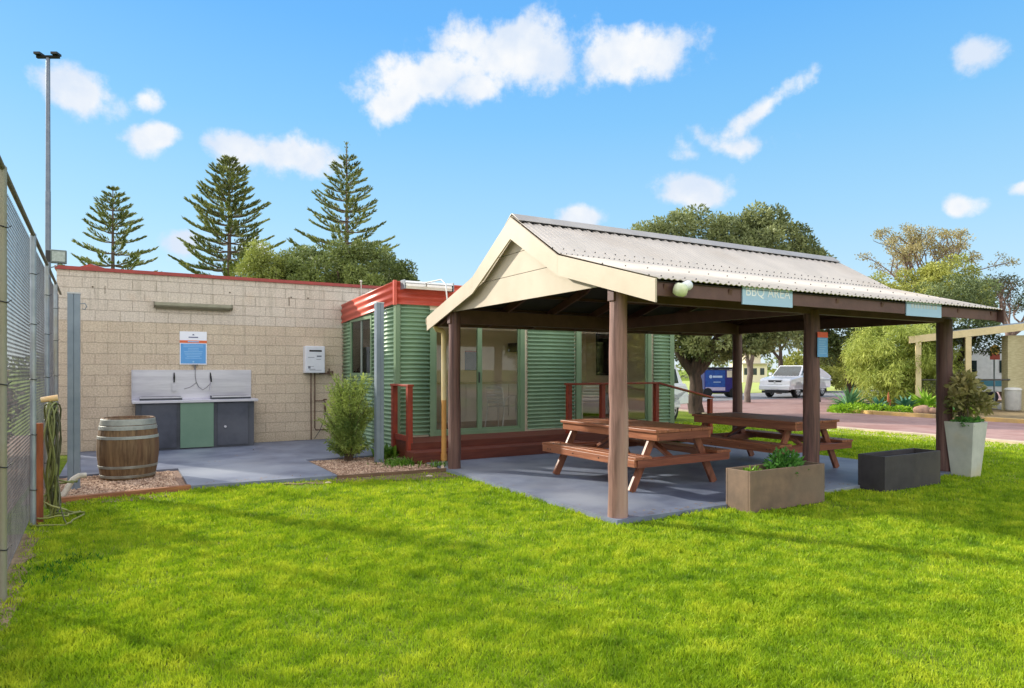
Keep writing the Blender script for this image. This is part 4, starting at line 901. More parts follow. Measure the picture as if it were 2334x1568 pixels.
m.build('lower_rail', M_redpost, lr)

# ================================================================== STEEL POSTS, BARREL, EDGING
def spost(label, u, v, h, w):
    t = thing('steel_post', label, 'post', W(u, v, -.06), RZ, 'grey steel shade sail posts'); a = w/2
    m = MB(); m.box(-a, -.003, -a, a, 0, h+.06); m.box(.003, a, -a, a, 0, h+.06); m.box(-.003, .003, -a+.004, a-.004, 0, h+.05); m.build('column', PM('grey_painted_steel', S(134, 146, 158), S(118, 130, 142), scale=3, rough=.4, metal=.25, c3=S(148, 156, 164)), t, bevel=.006)
    m = MB(); m.box(-a-.003, a+.003, -a-.003, a+.003, h+.0605, h+.078); m.build('cap', PM('post_cap', S(196, 198, 200), rough=.5), t)
    m = MB(); m.tube([(a, 0, h-.06), (a+.05, 0, h-.05), (a+.07, 0, h-.09), (a+.05, 0, h-.13), (a+.02, 0, h-.12)], .007, 6); m.build('hook', M_galv, t)
    return t
spost('grey steel post with a pale cap in front of the block wall by the barrel', -4.89, 4.85, 2.46, .135)
spost('grey steel post in front of the green corrugated cabin side', -.72, 5.22, 2.58, .125)

br = thing('wine_barrel', 'cut down oak wine barrel with galvanised hoops standing on gravel', 'barrel', W(-4.28, 5.52, -.03), RZ+.3)
BP = [(.325, 0), (.348, .10), (.368, .22), (.381, .34), (.385, .45), (.378, .57), (.362, .68), (.345, .77), (.328, .86)]
def brad(z):
    for (r0, z0), (r1, z1) in zip(BP, BP[1:]):
        if z <= z1: return r0+(r1-r0)*(z-z0)/(z1-z0)
    return BP[-1][0]
m = MB(); m.lathe([(brad(.86*i/24), .86*i/24) for i in range(25)]+[(.30, .86), (.30, .82)], 26, None, .007, 6)
m.build('staves', PM('oak_staves', S(132, 106, 74), S(84, 62, 40), scale=2.6, rough=.75, stretch=(7, 7, .7), bump=.35, bscale=10, c3=S(104, 74, 50), bdist=.006), br)
m = MB(); m.cyl((0, 0, .79), (0, 0, .815), .302, n=40); m.build('head', PM('dark_oak', S(50, 38, 28), S(32, 26, 20), scale=4, stretch=(1, 8, 1), rough=.8), br)  # barrel head in a darker wood colour than the staves
for z0, z1, wide in ((.045, .080, 0), (.175, .21, 0), (.575, .615, 0), (.70, .755, 1), (.765, .845, 1)):
    m = MB(); n = 6; m.lathe([(brad(z0+(z1-z0)*i/n)+.005, z0+(z1-z0)*i/n) for i in range(n+1)]+[(brad(z1)-.002, z1), (brad(z0)-.002, z0), (brad(z0)+.005, z0)], 56)
    m.build('hoop', PM('weathered_hoop', S(168, 170, 160), S(138, 142, 136), scale=6, rough=.55, metal=.3, c3=S(130, 122, 104)), br)
m = MB()
for i in range(18):
    a = 2*PI*i/18+.1; z = .725+(i % 2)*.0; m.sphere((math.cos(a)*(brad(z)+.008), math.sin(a)*(brad(z)+.008), z), .006, 6, 4)
m.build('rivet', M_galv, br)

M_sleeper = wood('garden_sleeper', S(176, 118, 74), S(120, 76, 48), axis=0, rough=.75, bump=.4)
def edging(label, a, b, w=.075, h=.11, z=-.01, mat=None):
    A = W(*a); B = W(*b); L = (B-A).length; o = MB().box(0, L, -w/2, w/2, z-h, z).build('timber_edging', mat or M_sleeper, None, bevel=.006, loc=(A.x, A.y, 0), rot=(0, 0, math.atan2(B.y-A.y, B.x-A.x))); return tag(o, label, 'edging')
edging('orange brown timber sleeper edging the gravel under the barrel', (-5.14, 3.99), (-3.60, 4.22), w=.085, z=.012)
edging('thin weathered timber board edging the gravel around the bush', (-1.74, 4.06), (-.1, 3.93), w=.04, z=.004, mat=wood('grey_board', S(132, 104, 78), S(90, 70, 54), axis=0, rough=.8))
edging('pale worn board lying between the gravel bed and the downpipe', (.30, 4.93), (-.16, 3.95), w=.05, z=.012, mat=PM('pale_board', S(206, 186, 158), S(176, 154, 128), scale=5, rough=.8))

# bush in the gravel bed and the small plants
bu = thing('feathery_bush', 'feathery green bush growing in gravel beside the grey steel post', 'bush', W(-1.08, 5.68, -.03))
m = MB(); rs = random.Random(9)
for i in range(12):
    a = rs.random()*6.28; r = rs.uniform(.05, .36); limb(m, (rs.uniform(-.03, .03), rs.uniform(-.03, .03), 0), (r*math.cos(a), r*math.sin(a), rs.uniform(.5, 1.1)), .014, .004, rs, n=5)
m.build('stem', PM('bush_bark', S(122, 104, 84), S(90, 74, 58), scale=12), bu)
M_bush = leafmat('feathery_leaf', S(74, 108, 52), S(218, 230, 120), trans=.35, nscale=2)
def sprays(name, n, per, hr, zr, L, wid, mat, parent, seed, droop=.0, base=.1, start=.3):
    """leafy twigs fanning out from the base"""
    rs = np.random.RandomState(seed); V = []; F = []; T = []; k = 0; sm = MB()
    for i in range(n):
        a = rs.rand()*2*PI; t_ = rs.rand(); z = zr[0]+(zr[1]-zr[0])*t_; rr = hr*math.sqrt(max(.04, 1-((z-.52*zr[1])/(.62*zr[1]))**2))*rs.uniform(.25, 1)
        p0 = np.array([rs.normal()*base*.4, rs.normal()*base*.4, 0]); p2 = np.array([rr*math.cos(a), rr*math.sin(a), z]); p1 = (p0+p2)/2+np.array([-.12*rr*math.cos(a), -.12*rr*math.sin(a), .22*z])
        s_ = start+(1-start)*rs.rand(per)**.8; P = ((1-s_)**2)[:, None]*p0+(2*s_*(1-s_))[:, None]*p1+(s_**2)[:, None]*p2+rs.normal(size=(per, 3))*.012
        d = unit((2*(1-s_))[:, None]*(p1-p0)+(2*s_)[:, None]*(p2-p1)); D = d*.8+rs.normal(size=(per, 3))*.55; D[:, 2] -= droop
        v, f = leaves(P, D, L*(.6+.8*rs.rand(per)), wid, rs=rs); V.append(v); F.append(f+k); k += len(v); T.append(np.clip(.55*rs.rand()*np.ones(per)+.3*rs.rand(per)+.25*(z/zr[1]-.4), 0, 1))
        if i % 4 == 0: sm.tube([tuple(p0), tuple((p0+2*p1+p2)/4), tuple(p2)], .004, 4, False)
    sm.build('twigs', M_bark0, parent); return fast_mesh(name, np.concatenate(V), np.concatenate(F), mat, parent, np.concatenate(T))
M_bark0 = PM('twig_bark', S(112, 92, 72), S(84, 68, 52), scale=12, rough=.9)
sprays('foliage', 230, 80, .50, (.22, 1.44), .058, .016, M_bush, bu, 12, droop=.25)
M_tuft = leafmat('strappy_leaf', S(44, 90, 20), S(130, 170, 60), trans=.3)
def tuft(name, label, u, v, n, L, wd, mat, seed, spread=.05, z=-.03, lean=.7, cat='plant'):
    rs = np.random.RandomState(seed); P = rs.normal(size=(n, 3))*spread*np.array([1, 1, 0]); D = np.concatenate([rs.normal(size=(n, 2))*lean, np.ones((n, 1))], 1)
    LL = L*(.6+.7*rs.rand(n)); D = unit(D); side = unit(np.cross(D, [0, 0, 1.])); hz = D*np.array([1, 1, 0.])
    mid = P+D*LL[:, None]*.55; tip = mid+(D*.45+hz*.25+np.array([0, 0, -.25]))*LL[:, None]; w = wd*side
    V = np.stack([P-w*.5, P+w*.5, mid+w*.5, mid-w*.5, tip], 1).reshape(-1, 3); b = np.arange(n)*5
    F = np.concatenate([np.stack([b, b+1, b+2], 1), np.stack([b, b+2, b+3], 1), np.stack([b+3, b+2, b+4], 1)]); t = np.tile(rs.rand(n), 3)
    return tag(fast_mesh(name, V, F, mat, None, t, W(u, v, z)), label, cat)
tuft('ground_plant', 'low green leafy plants spreading at the foot of the second steel post', -.48, 4.85, 420, .15, .016, M_tuft, 5, spread=.15)
tuft('ground_plant', 'small green tufts in the gravel near the downpipe', -.06, 4.30, 130, .13, .012, M_tuft, 6, spread=.09)
tuft('ground_plant', 'small yellow green plant in front of the red end railing', .02, 4.92, 120, .2, .016, leafmat('lime_leaf', S(110, 140, 40), S(200, 206, 110)), 7, spread=.04)
tuft('ground_plant', 'small broad leaved plant against the green cabin corner', -.38, 5.72, 120, .3, .05, M_tuft, 8, spread=.08)
for i, (u, v, s, la) in enumerate(((-.55, 3.55, .035, 'pale stone lying on bare soil near the rear log post'), (-1.95, 3.72, .028, 'small pale stone on the grass edge in front of the patio'))):
    rs_ = np.random.RandomState(i); m = MB(); m.sphere((0, 0, 0), s, 8, 6, (1.6, 1, .5)); tag(m.build('stone', PM('pale_stone', S(210, 196, 170), S(176, 160, 134), rough=.9), None, loc=W(u, v, GZ+.02)), la, 'stone')

# ================================================================== TENNIS COURT FENCE
FU, FH = -5.062, 2.84
def FX(v): return FU-.025*v
fe = thing('mesh_fence', 'tall galvanised chain link fence running from the lawn to the block wall', 'fence', W(0, 0), RZ+.025)
M_fpost = PM('fence_post_galv', S(170, 178, 184), S(144, 152, 160), scale=5, rough=.45, metal=.4, c3=S(160, 152, 126))
M_fpost2 = PM('fence_post_stained', S(176, 181, 180), S(156, 158, 148), scale=2.2, rough=.55, metal=.2, c3=S(148, 142, 118), stretch=(1, 1, .7))
M_wire = PM('galvanised_wire', S(128, 124, 120), S(96, 92, 90), rough=.6, metal=0)
for v, mt in ((-2.2, M_fpost2), (.34, M_fpost2), (2.95, M_fpost), (5.2, M_fpost), (7.4, M_fpost)):
    m = MB(); m.tube([(FU, v, -.1), (FU, v, FH)], .026, 16); m.sphere((FU, v, FH), .028, 12, 5); p = m.build('post', mt, fe)
    m = MB()
    for z in (.3, .85, 1.4, 1.95, 2.45): m.tube([(FU+.03*math.cos(a*PI/6), v+.03*math.sin(a*PI/6), z+.004*math.sin(a)) for a in range(13)], .004, 5, False); m.tube([(FU+.028, v+.012, z), (FU+.05, v+.03, z+.02)], .003, 5)
    m.build('wire_tie', M_black, p)
m = MB(); m.tube([(FU, -3.2, FH+.005), (FU, 9.15, FH+.005)], .019, 12); m.build('top_rail', PM('rail_stained', S(128, 122, 100), S(104, 96, 78), scale=6, rough=.6, metal=.2), fe)
def mesh_wires():
    v0, v1, z0, z1, p, r = -3.2, 9.15, .0, FH-.02, .066, .0015; vs = []; fs = []; k = 0
    H_ = z1-z0; base = np.array([(-1, -.6), (1, -.6), (0, 1.2)])*r
    for s in (1, -1):
        n = int((v1-v0+H_)/p)
        for i in range(n):
            a = v0-H_+i*p if s == 1 else v0+i*p
            va, vb = a, a+s*H_; za, zb = z0, z1
            # clip to the run
            for (lo) in (0,):
                def clip(va, za, vb, zb):
                    t0, t1 = 0, 1; d = vb-va
                    for lim, sg in ((v0, 1), (v1, -1)):
                        f0, f1 = sg*(va-lim), sg*(vb-lim)
                        if f0 < 0 and f1 < 0: return None
                        if f0 < 0: t0 = max(t0, f0/(f0-f1))
                        if f1 < 0: t1 = min(t1, f0/(f0-f1))
                    return (va+d*t0, za+(zb-za)*t0, va+d*t1, za+(zb-za)*t1) if t1 > t0 else None
                c = clip(va, za, vb, zb)
            if not c: continue
            off = -.032+s*.0016; bul = lambda z: .012*math.sin(z*2.2)
            segs = 6; prev = None
            for j in range(segs+1):
                t = j/segs; v = c[0]+(c[2]-c[0])*t; z = c[1]+(c[3]-c[1])*t
                for (a_, b_) in base: vs.append((FU+off+b_-bul(z)*0, v+a_, z))
                if j: 
                    o = k-3
                    for q in range(3): fs.append((o+q, o+(q+1) % 3, k+(q+1) % 3, k+q))
                k += 3
    return fast_mesh('chain_mesh', np.array(vs), np.array(fs), M_wire, fe)
mesh_wires()
m = MB(); m.tube([(FU-.03, -3.2, .02), (FU-.03, 9.1, .02)], .003, 6); m.tube([(FU-.03, -3.2, 1.45), (FU-.03, 9.1, 1.45)], .002, 6); m.build('strain_wire', M_wire, fe)

lp = thing('light_pole', 'very tall slim grey light pole rising behind the block wall at the left', 'light pole', (-20.72, 30, GZ), 0)
m = MB(); m.cyl((0, 0, 0), (0, 0, 9.5), .125, .105, 18); m.cyl((0, 0, 9.5), (0, 0, 15.45), .098, .08, 18); m.build('pole', PM('pole_grey', S(122, 128, 142), S(106, 112, 128), scale=3, rough=.4, metal=.3), lp)
m = MB(); m.box(-.26, .26, -.26, .26, 0, .03); m.build('base_plate', M_galv, lp)
m = MB(); m.box(-.5, .5, -.06, .06, 15.45, 15.56); m.build('cross_arm', M_dark, lp)
for x in (-.38, .38): m = MB(); m.box(x-.14, x+.14, -.2, .12, 15.565, 15.66); m.build('lamp_head', M_black, lp)
fl = thing('flood_light', 'grey floodlight box mounted at the top of the mesh fence by the wall', 'floodlight', W(FX(5.2)+.02, 5.2, 2.885)); fl.scale = (.62, .62, .72)
m = MB(); m.box(.02, .30, -.06, .06, .0, .24); m.build('housing', PM('flood_body', S(112, 122, 118), S(98, 108, 106), rough=.5), fl, bevel=.01)
m = MB(); m.box(.045, .275, -.068, -.0605, .03, .21); m.build('lens', PM('flood_lens', S(150, 160, 150), S(176, 184, 176), scale=20, rough=.2), fl)
m = MB(); m.box(-.06, .0195, -.05, .05, .02, .22); m.build('control_box', M_black, fl)
m = MB(); m.tube([(-.1, 0, -.12), (.12, 0, -.05), (.16, 0, 0)], .012, 8); m.build('bracket', M_galv, fl)

# garden hose, stake and pot
M_hose = PM('green_hose', S(132, 138, 74), S(104, 108, 58), scale=6, rough=.5, c3=S(160, 160, 96))
def loops(m, c, n, r, seed, drop=0, up=0):
    rs = random.Random(seed)
    for k in range(n):
        pts = []; a, b = r*rs.uniform(.45, .75), r*rs.uniform(1.5, 2.2); dx = rs.uniform(-.05, .05); dn = rs.uniform(-.02, .06)
        for i in range(25):
            t = 2*PI*i/24; pts.append((c[0]+.04+dn+.03*math.sin(3*t+k), c[1]+dx+a*math.sin(t)*(1+.15*math.sin(2*t+k)), c[2]-b+b*math.cos(t)+drop*k))
        m.tube(pts, .0085, 7, False)
hs = thing('garden_hose', 'tangled green garden hose hanging on the fence with loops trailing on the grass', 'hose', W(FX(3.2)+.06, 3.2, 0))
m = MB(); loops(m, (0, 0, 1.16), 9, .30, 3, -.006); 
rs = random.Random(8); pts = [(.06, 0, .35)]
for i in range(64):
    t = i/63; a = t*6*PI; r = .13+.14*t; pts.append((.16+r*math.cos(a)*.8+.05*math.sin(3*a), -.10-.25*t+r*math.sin(a)*1.2, max(-.035, .30-.9*t)+.02*rs.random()+.06*max(0, math.sin(a*.7))))
m.tube(pts, .009, 7); m.build('hose', M_hose, hs)
m = MB(); loops(m, (.03, .02, 1.14), 6, .29, 13, -.008); pts = [(.1+.02*i+.02*math.sin(i), -.12-.07*i, .42-.065*i+.03*math.sin(i*1.7)) for i in range(8)]; m.tube(pts, .006, 6)
m.build('thin_hose', PM('dark_hose', S(96, 96, 66), S(72, 72, 50), rough=.6), hs)
m = MB(); m.cyl((-.02, .0, 1.18), (.13, .0, 1.20), .028, .034, 14); m.build('hose_hanger', PM('faded_orange_plastic', S(232, 190, 130), S(224, 206, 170), scale=6, rough=.5), hs)
m = MB(); m.box(-.03, .03, -.035, .035, 0, 1.02); tag(m.build('timber_stake', PM('rusty_orange_timber', S(166, 92, 52), S(118, 62, 38), scale=5, rough=.8, stretch=(3, 3, .5)), None, loc=W(FX(2.9)+.05, 2.86, -.06), rot=(0, 0, RZ)), 'rusty orange stake standing against the fence post behind the hose', 'stake')
pw = MB(); pw.tube([(0, 0, 0), (.04, -.01, .12), (.07, -.02, .21), (.13, -.03, .26), (.20, -.04, .27)], .033, 14); pw.cyl((-.01, 0, -.01), (.012, -.003, .035), .042, n=14)
tag(pw.build('pipe_elbow', PM('off_white_plastic', S(206, 198, 182), S(176, 166, 148), scale=8, rough=.6), None, loc=W(-4.98, 4.28, -.02), rot=(0, R(12), 1.1)), 'off white plastic pipe elbow lying under the hanging hose', 'pipe fitting')

# ================================================================== VEGETATION
M_bark = PM('grey_brown_bark', S(86, 68, 58), S(52, 42, 36), scale=5, rough=.9, bump=.6, bscale=14, stretch=(2, 2, .5), bdist=.03)
M_barkpale = PM('pale_bark', S(140, 126, 116), S(100, 88, 80), scale=4, rough=.85, stretch=(1, 1, .5), bump=.3)
def tree(name, label, cat, x, y, crowns, leaf, limbs, bark=None, r0=.2, seed=1, L=.12, wid=.06, n=12000, group=None, droop=0, hollow=.35, z0=GZ, flat=0):
    t = thing(name, label, cat, (x, y, z0), 0, group); m = MB(); rs = random.Random(seed)
    for pts, ra, rb in limbs:
        q = []
        for a, b in zip(pts, pts[1:]): q.append((a, b))
        k = len(q)
        for i, (a, b) in enumerate(q): limb(m, a, b, ra+(rb-ra)*i/k, ra+(rb-ra)*(i+1)/k, rs, n=9, wob=.035, seg=4)
    m.build('trunk', bark or M_bark, t)
    crown('crown', crowns, n, L, wid, leaf, t, droop=droop, seed=seed, hollow=hollow, flat=flat); return t

# Norfolk pines
M_pine = leafmat('pine_needles', S(60, 76, 42), S(176, 180, 116), trans=.25, rough=.7, nscale=.8)
M_pinebark = PM('pine_bark', S(120, 100, 92), S(90, 74, 68), scale=6, rough=.9)
def norfolk(label, x, y, H, z_lo, r_lo, seed, dens=1.0, leader=.3, dz=.62, taper=.85):
    t = thing('norfolk_pine', label, 'pine tree', (x, y, GZ), 0, 'norfolk pines beyond the block wall'); rs = random.Random(seed); nr = np.random.RandomState(seed)
    m = MB(); m.cyl((0, 0, 0), (0, 0, H), .30, .03, 12); P = []; D = []; LL = []; z = z_lo-1.6
    while z < H-leader:
        f = (H-leader-z)/(H-leader-z_lo); rad = r_lo*(f**taper)*rs.uniform(.9, 1.08)+.22
        k = rs.choice([5, 6, 6, 7]); a0 = rs.random()*6.28
        for i in range(k):
            a = a0+2*PI*i/k+rs.uniform(-.2, .2); L = rad*rs.uniform(.72, 1.12); rise = rs.uniform(.02, .16)+.42*(1-min(1, f))*.6
            dirv = Vector((math.cos(a), math.sin(a), 0)); pts = []; nn = 7
            for j in range(nn+1):
                s = j/nn; pts.append(Vector((0, 0, z))+dirv*(L*s)+Vector((0, 0, L*(rise*s-.22*s*(1-s)+.14*s*s*s))))
            m.tube(pts, .02, 5, False, [.045*(1-.8*j/nn)*(L/3+.3) for j in range(nn+1)])
            lat = np.array([-math.sin(a), math.cos(a), 0.]); c = max(26, int(74*L*dens))
            s = .22+.80*nr.rand(c)**.8; idx = np.clip((s*nn).astype(int), 0, nn-1); fr = np.clip(s*nn-idx, 0, 1.3)
            A = np.array([tuple(p) for p in pts]); base = A[idx]+(A[idx+1]-A[idx])*fr[:, None]
            side = nr.choice([-1, 1], c); out = np.array(tuple(dirv))
            wv = (.12+.26*np.sin(np.clip(s, 0, 1)*PI)**.7)*min(1.0, L/2.2+.25)
            off = side*nr.rand(c)*wv*.75
            P.append(base+lat*off[:, None]+np.array([0, 0, 1.])*(np.abs(off)*.38-.02)[:, None]); D.append(lat*(side*.55)[:, None]+out*.8+np.array([0, 0, .62])*(.5+nr.rand(c))[:, None]); LL.append(.26+.16*nr.rand(c))
        z += dz*rs.uniform(.85, 1.15)*(.55+.45*min(1, f))
    c = 40; P.append(np.stack([nr.normal(size=c)*.07, nr.normal(size=c)*.07, H-leader*nr.rand(c)*1.1-.05], 1)); D.append(np.stack([nr.normal(size=c), nr.normal(size=c), 1+nr.rand(c)], 1)); LL.append(np.full(c, .16))
    m.build('trunk', M_pinebark, t); P = np.concatenate(P); D = np.concatenate(D); LL = np.concatenate(LL)
    v, f = leaves(P, D, LL, .085, rs=nr); fast_mesh('crown', v, f, M_pine, t, nr.rand(len(P)))
norfolk('smallest norfolk pine, leftmost of the three, above the block wall', -30.9, 52, 15.6, 9.6, 2.9, 3, .9, .15, .80)
norfolk('dense broad norfolk pine in the middle of the three above the block wall', -20.2, 48, 16.7, 8.9, 3.3, 4, 1.1, .15, .70, .72)
norfolk('tallest norfolk pine with a bare pointed leader, rightmost of the three', -12.3, 50, 18.5, 11.0, 3.0, 5, .85, 1.0, .84, .9)

M_olive = leafmat('olive_leaf', S(58, 74, 38), S(176, 182, 120), trans=.22, nscale=.7)
M_lolive = leafmat('yellow_green_leaf', S(84, 96, 30), S(190, 190, 90), trans=.3, nscale=.9)
M_dgreen = leafmat('dark_green_leaf', S(44, 60, 32), S(142, 156, 98), trans=.15, nscale=.7)
def stem3(h, sp, seed, n=4):
    rs = random.Random(seed); out = [([(0, 0, 0), (0, 0, h*.4)], .22, .16)]
    for i in range(n): a = 2*PI*i/n+rs.random(); out.append(([(0, 0, h*.38), (sp*.5*math.cos(a), sp*.5*math.sin(a), h*.7), (sp*math.cos(a), sp*math.sin(a), h)], .11, .03))
    return out
M_bushg = leafmat('bush_green', S(56, 74, 32), S(158, 170, 96), trans=.2, nscale=.7)
M_ybush = leafmat('bush_yellow_green', S(72, 86, 32), S(176, 184, 96), trans=.25, nscale=.8)
tree('leafy_tree', 'yellow green bushy tree left of the dark tree behind the block wall', 'tree', -8.85, 24.5, clumpset(0, 0, 4.35, 1.35, 1.4, 1.75, 44, .36, 3)+clumpset(.8, .3, 4.3, 1.1, 1.2, 1.7, 26, .34, 33), M_ybush, stem3(5, .9, 3), n=24000, L=.11, wid=.045, seed=3)
tree('leafy_tree', 'dense dark green rounded tree behind the right end of the block wall', 'tree', -6.35, 25.0, clumpset(-.7, 0, 4.35, 1.9, 1.8, 2.1, 80, .36, 4)+clumpset(1.0, 0, 4.3, 1.7, 1.8, 2.0, 70, .36, 5)+clumpset(2.1, 0, 3.9, .95, 1.2, 1.45, 30, .32, 6), M_bushg, stem3(5, 1.4, 4), n=80000, L=.115, wid=.05, seed=4)
tb = thing('bare_tree', 'leafless grey tree behind the cabin roof', 'tree', (-2.55, 26, GZ), 0); m = MB(); rs = random.Random(3)
def fork(m, p, d, L, r, k):
    q = p+d*L; limb(m, p, q, r, r*.7, rs, n=5, wob=.05, seg=3)
    if k: 
        for i in range(rs.choice([2, 3, 3])):
            nd = (d+Vector((rs.uniform(-.6, .6), rs.uniform(-.6, .6), rs.uniform(-.1, .45)))).normalized(); fork(m, q, nd, L*rs.uniform(.62, .85), r*.6, k-1)
limb(m, (0, 0, 0), (0, 0, 2.6), .13, .1, rs)
for i in range(8): a = i*PI/4; fork(m, Vector((0, 0, 2.3)), Vector((.75*math.cos(a), .75*math.sin(a), .75)).normalized(), .95, .055, 4)
m.build('trunk', PM('bare_bark', S(120, 112, 116), S(96, 90, 94), scale=6, rough=.9), tb)

# dome shaped tree behind the pavilion
cl = []
for i, (x, y, z, rx, ry, rz_, n) in enumerate(((-.6, 0, 5.3, 1.9, 2.0, 2.05, 80), (2.3, .4, 5.2, 2.0, 2.0, 2.05, 80), (-1.9, -.2, 4.9, 1.35, 1.5, 1.6, 50), (3.6, .2, 4.4, 1.05, 1.3, 1.7, 45), (.9, -.6, 4.0, 2.9, 1.8, 1.9, 80), (.9, .6, 5.1, 2.6, 1.9, 2.15, 70))):
    cl += clumpset(x, y, z, rx, ry, rz_, n, .38, 100+i, bottom=-.75, jit=.06)
cl += clumpset(.7, -1.0, 2.75, 2.7, 1.3, .75, 46, .34, 131, bottom=-.95)+clumpset(.6, .8, 2.6, 2.6, 1.3, .8, 30, .34, 132, bottom=-.95)
limbs = [([(0, 0, 0), (-.12, 0, 1.5)], .28, .20)]
for i, (x, y, z) in enumerate(((-1.7, -.3, 3.9), (-.8, .7, 4.4), (.3, -.6, 4.6), (1.5, .3, 4.2), (2.5, .6, 3.6), (1.2, 1.6, 4.6))): limbs.append(([(-.12, 0, 1.35), (x*.35-.1, y*.3, 2.2), (x*.75, y*.7, 3.2), (x, y, z)], .17, .05))
tree('dome_tree', 'large dome crowned tree with a dark forked trunk behind the pavilion', 'tree', 6.5, 23.6, cl, M_olive, limbs, n=150000, L=.12, wid=.062, seed=8, r0=.3)
# trees seen under the roof and far right
cl = clumpset(.4, 0, 5.0, 2.6, 2.2, 1.9, 60, .5, 21, bottom=-.8)+clumpset(-.2, 0, 3.6, 1.5, 1.2, .7, 18, .36, 22, bottom=-.95)
tree('spreading_tree', 'pale trunked tree seen through the pavilion behind the second rear post', 'tree', 11.05, 31.5, cl, M_dgreen, [([(0, 0, 0), (.12, 0, 1.8)], .15, .13), ([(.1, 0, 1.6), (-.2, .2, 3.2), (-.7, 0, 4.8)], .10, .04), ([(.1, 0, 1.6), (.6, 0, 3.4), (1.2, .1, 5.2)], .10, .04)], bark=M_barkpale, n=26000, L=.14, wid=.07, seed=21)
cl = clumpset(0, 0, 5.0, 2.9, 2.4, 1.35, 36, .42, 23, bottom=-.9)+[(-1.6, 0, 3.5, .4, .4, .3), (1.5, 0, 3.2, .5, .4, .35), (1.1, .3, 3.7, .4, .4, .3)]
tree('spreading_tree', 'slender dark forked tree standing behind the white utility vehicle', 'tree', 16.9, 42.5, cl, M_dgreen, [([(0, 0, 0), (.1, 0, 2.2)], .17, .14), ([(.1, 0, 2.1), (.0, 0, 4.8)], .12, .05), ([(.1, 0, 2.1), (-.9, 0, 3.3), (-1.9, 0, 4.0)], .10, .04), ([(.05, 0, 2.8), (1.0, 0, 3.9), (1.7, 0, 4.5)], .08, .03)], n=17000, L=.15, wid=.08, seed=23)
cl = clumpset(-.5, 0, 3.8, 2.0, 1.6, 1.9, 46, .40, 25, bottom=-.95)
tree('leaning_tree', 'dark leaning tree between the middle post and the weeping shrub', 'tree', 14.85, 29.5, cl, M_dgreen, [([(.3, 0, 0), (-.1, 0, 1.8)], .20, .17), ([(-.1, 0, 1.7), (-.9, 0, 3.0), (-1.5, 0, 4.6)], .13, .05), ([(-.1, 0, 1.7), (.4, 0, 3.4), (.6, 0, 5)], .11, .04)], n=20000, L=.14, wid=.07, seed=25)
# weeping lime shrub: drooping sprays
M_weep = leafmat('weeping_leaf', S(108, 134, 42), S(224, 230, 124), trans=.35, nscale=1.2)
cl = clumpset(0, 0, 1.85, 2.1, 1.8, 2.1, 140, .36, 31, bottom=-.95, jit=.12)+clumpset(.1, -.3, 1.8, 1.3, 1.3, 1.4, 50, .36, 32)
tree('weeping_shrub', 'large lime green weeping shrub behind the garden island', 'shrub', 15.25, 26.5, cl, M_weep, stem3(1.5, .4, 5), n=46000, L=.19, wid=.026, seed=31, droop=1.2, hollow=.2)
# right hand trees
M_gold = leafmat('golden_leaf', S(116, 126, 48), S(200, 200, 106), trans=.3, nscale=.8)
cl = clumpset(-.6, 0, 4.6, 2.4, 2.2, 1.5, 60, .4, 35, bottom=-.7)+clumpset(1.3, 0, 4.9, 1.6, 1.6, 1.7, 40, .38, 37, bottom=-.7)
tree('leafy_tree', 'golden green leafy tree above the right end of the pavilion roof', 'tree', 18.4, 30, cl, M_gold, stem3(5, 1.6, 8), n=28000, L=.13, wid=.055, seed=35)
cl = clumpset(0, 0, 3.6, 1.9, 1.8, 1.9, 40, .42, 36, bottom=-.7)
tree('leafy_tree', 'dark leafy tree standing behind the cream carport', 'tree', 18.2, 27.6, cl, M_dgreen, stem3(4, 1.3, 9), n=17000, L=.12, wid=.05, seed=36)
def sparse(label, x, y, H, spread, seed, n=5200, zs=.45, lean=0, leaf=None):
    t = thing('gum_tree', label, 'tree', (x, y, GZ), 0); m = MB(); rs = random.Random(seed); tips = []
    def grow(p, d, L, r, k):
        q = p+d*L; limb(m, p, q, r, r*.68, rs, n=6, wob=.04, seg=3)
        if k <= 1: tips.append((q, L))
        if k:
            for i in range(rs.choice([2, 3, 3])):
                nd = (d*.9+Vector((rs.uniform(-.75, .75)+lean*.2, rs.uniform(-.75, .75), rs.uniform(-.15, .4)))).normalized(); grow(q, nd, L*rs.uniform(.65, .88), r*.6, k-1)
    limb(m, (0, 0, 0), (0, 0, H*zs), .2, .15, rs)
    for i in range(6): a = i*PI/3+rs.random(); grow(Vector((0, 0, H*zs*.9)), Vector((spread*math.cos(a)+lean, spread*math.sin(a), .85)).normalized(), H*.16, .08, 3)
    m.build('trunk', PM('gum_bark', S(140, 116, 104), S(104, 84, 76), scale=5, rough=.9), t)
    cl = [(q.x, q.y, q.z, .26+.1*rs.random(), .26, .2) for q, L in tips if rs.random() < .8]
    crown('crown', cl, n, .11, .05, leaf or leafmat('gum_leaf', S(120, 112, 66), S(206, 190, 134), trans=.3), t, seed=seed, hollow=.1)
sparse('tall sparse gum tree with bare brown branches at the right', 19.9, 32.5, 9.3, .5, 41, 8000, zs=.5)
sparse('thin airy gum tree leaning at the far right above the carport', 23.3, 31.5, 6.6, .6, 43, 4200, zs=.5, lean=.35, leaf=leafmat('gum_leaf_dark', S(56, 62, 40), S(124, 124, 84), trans=.3))
sparse('small gum tree at the right edge of the dome tree', 14.5, 32, 7.4, .4, 47, 3600, leaf=M_olive)
tree('leafy_tree', 'dark tree at the right margin of the photo above the carport', 'tree', 25.8, 32, clumpset(0, 0, 5.0, 1.5, 1.5, 1.6, 16, .45, 51), M_dgreen, stem3(5, 1, 51), n=6000, L=.12, wid=.05, seed=51)
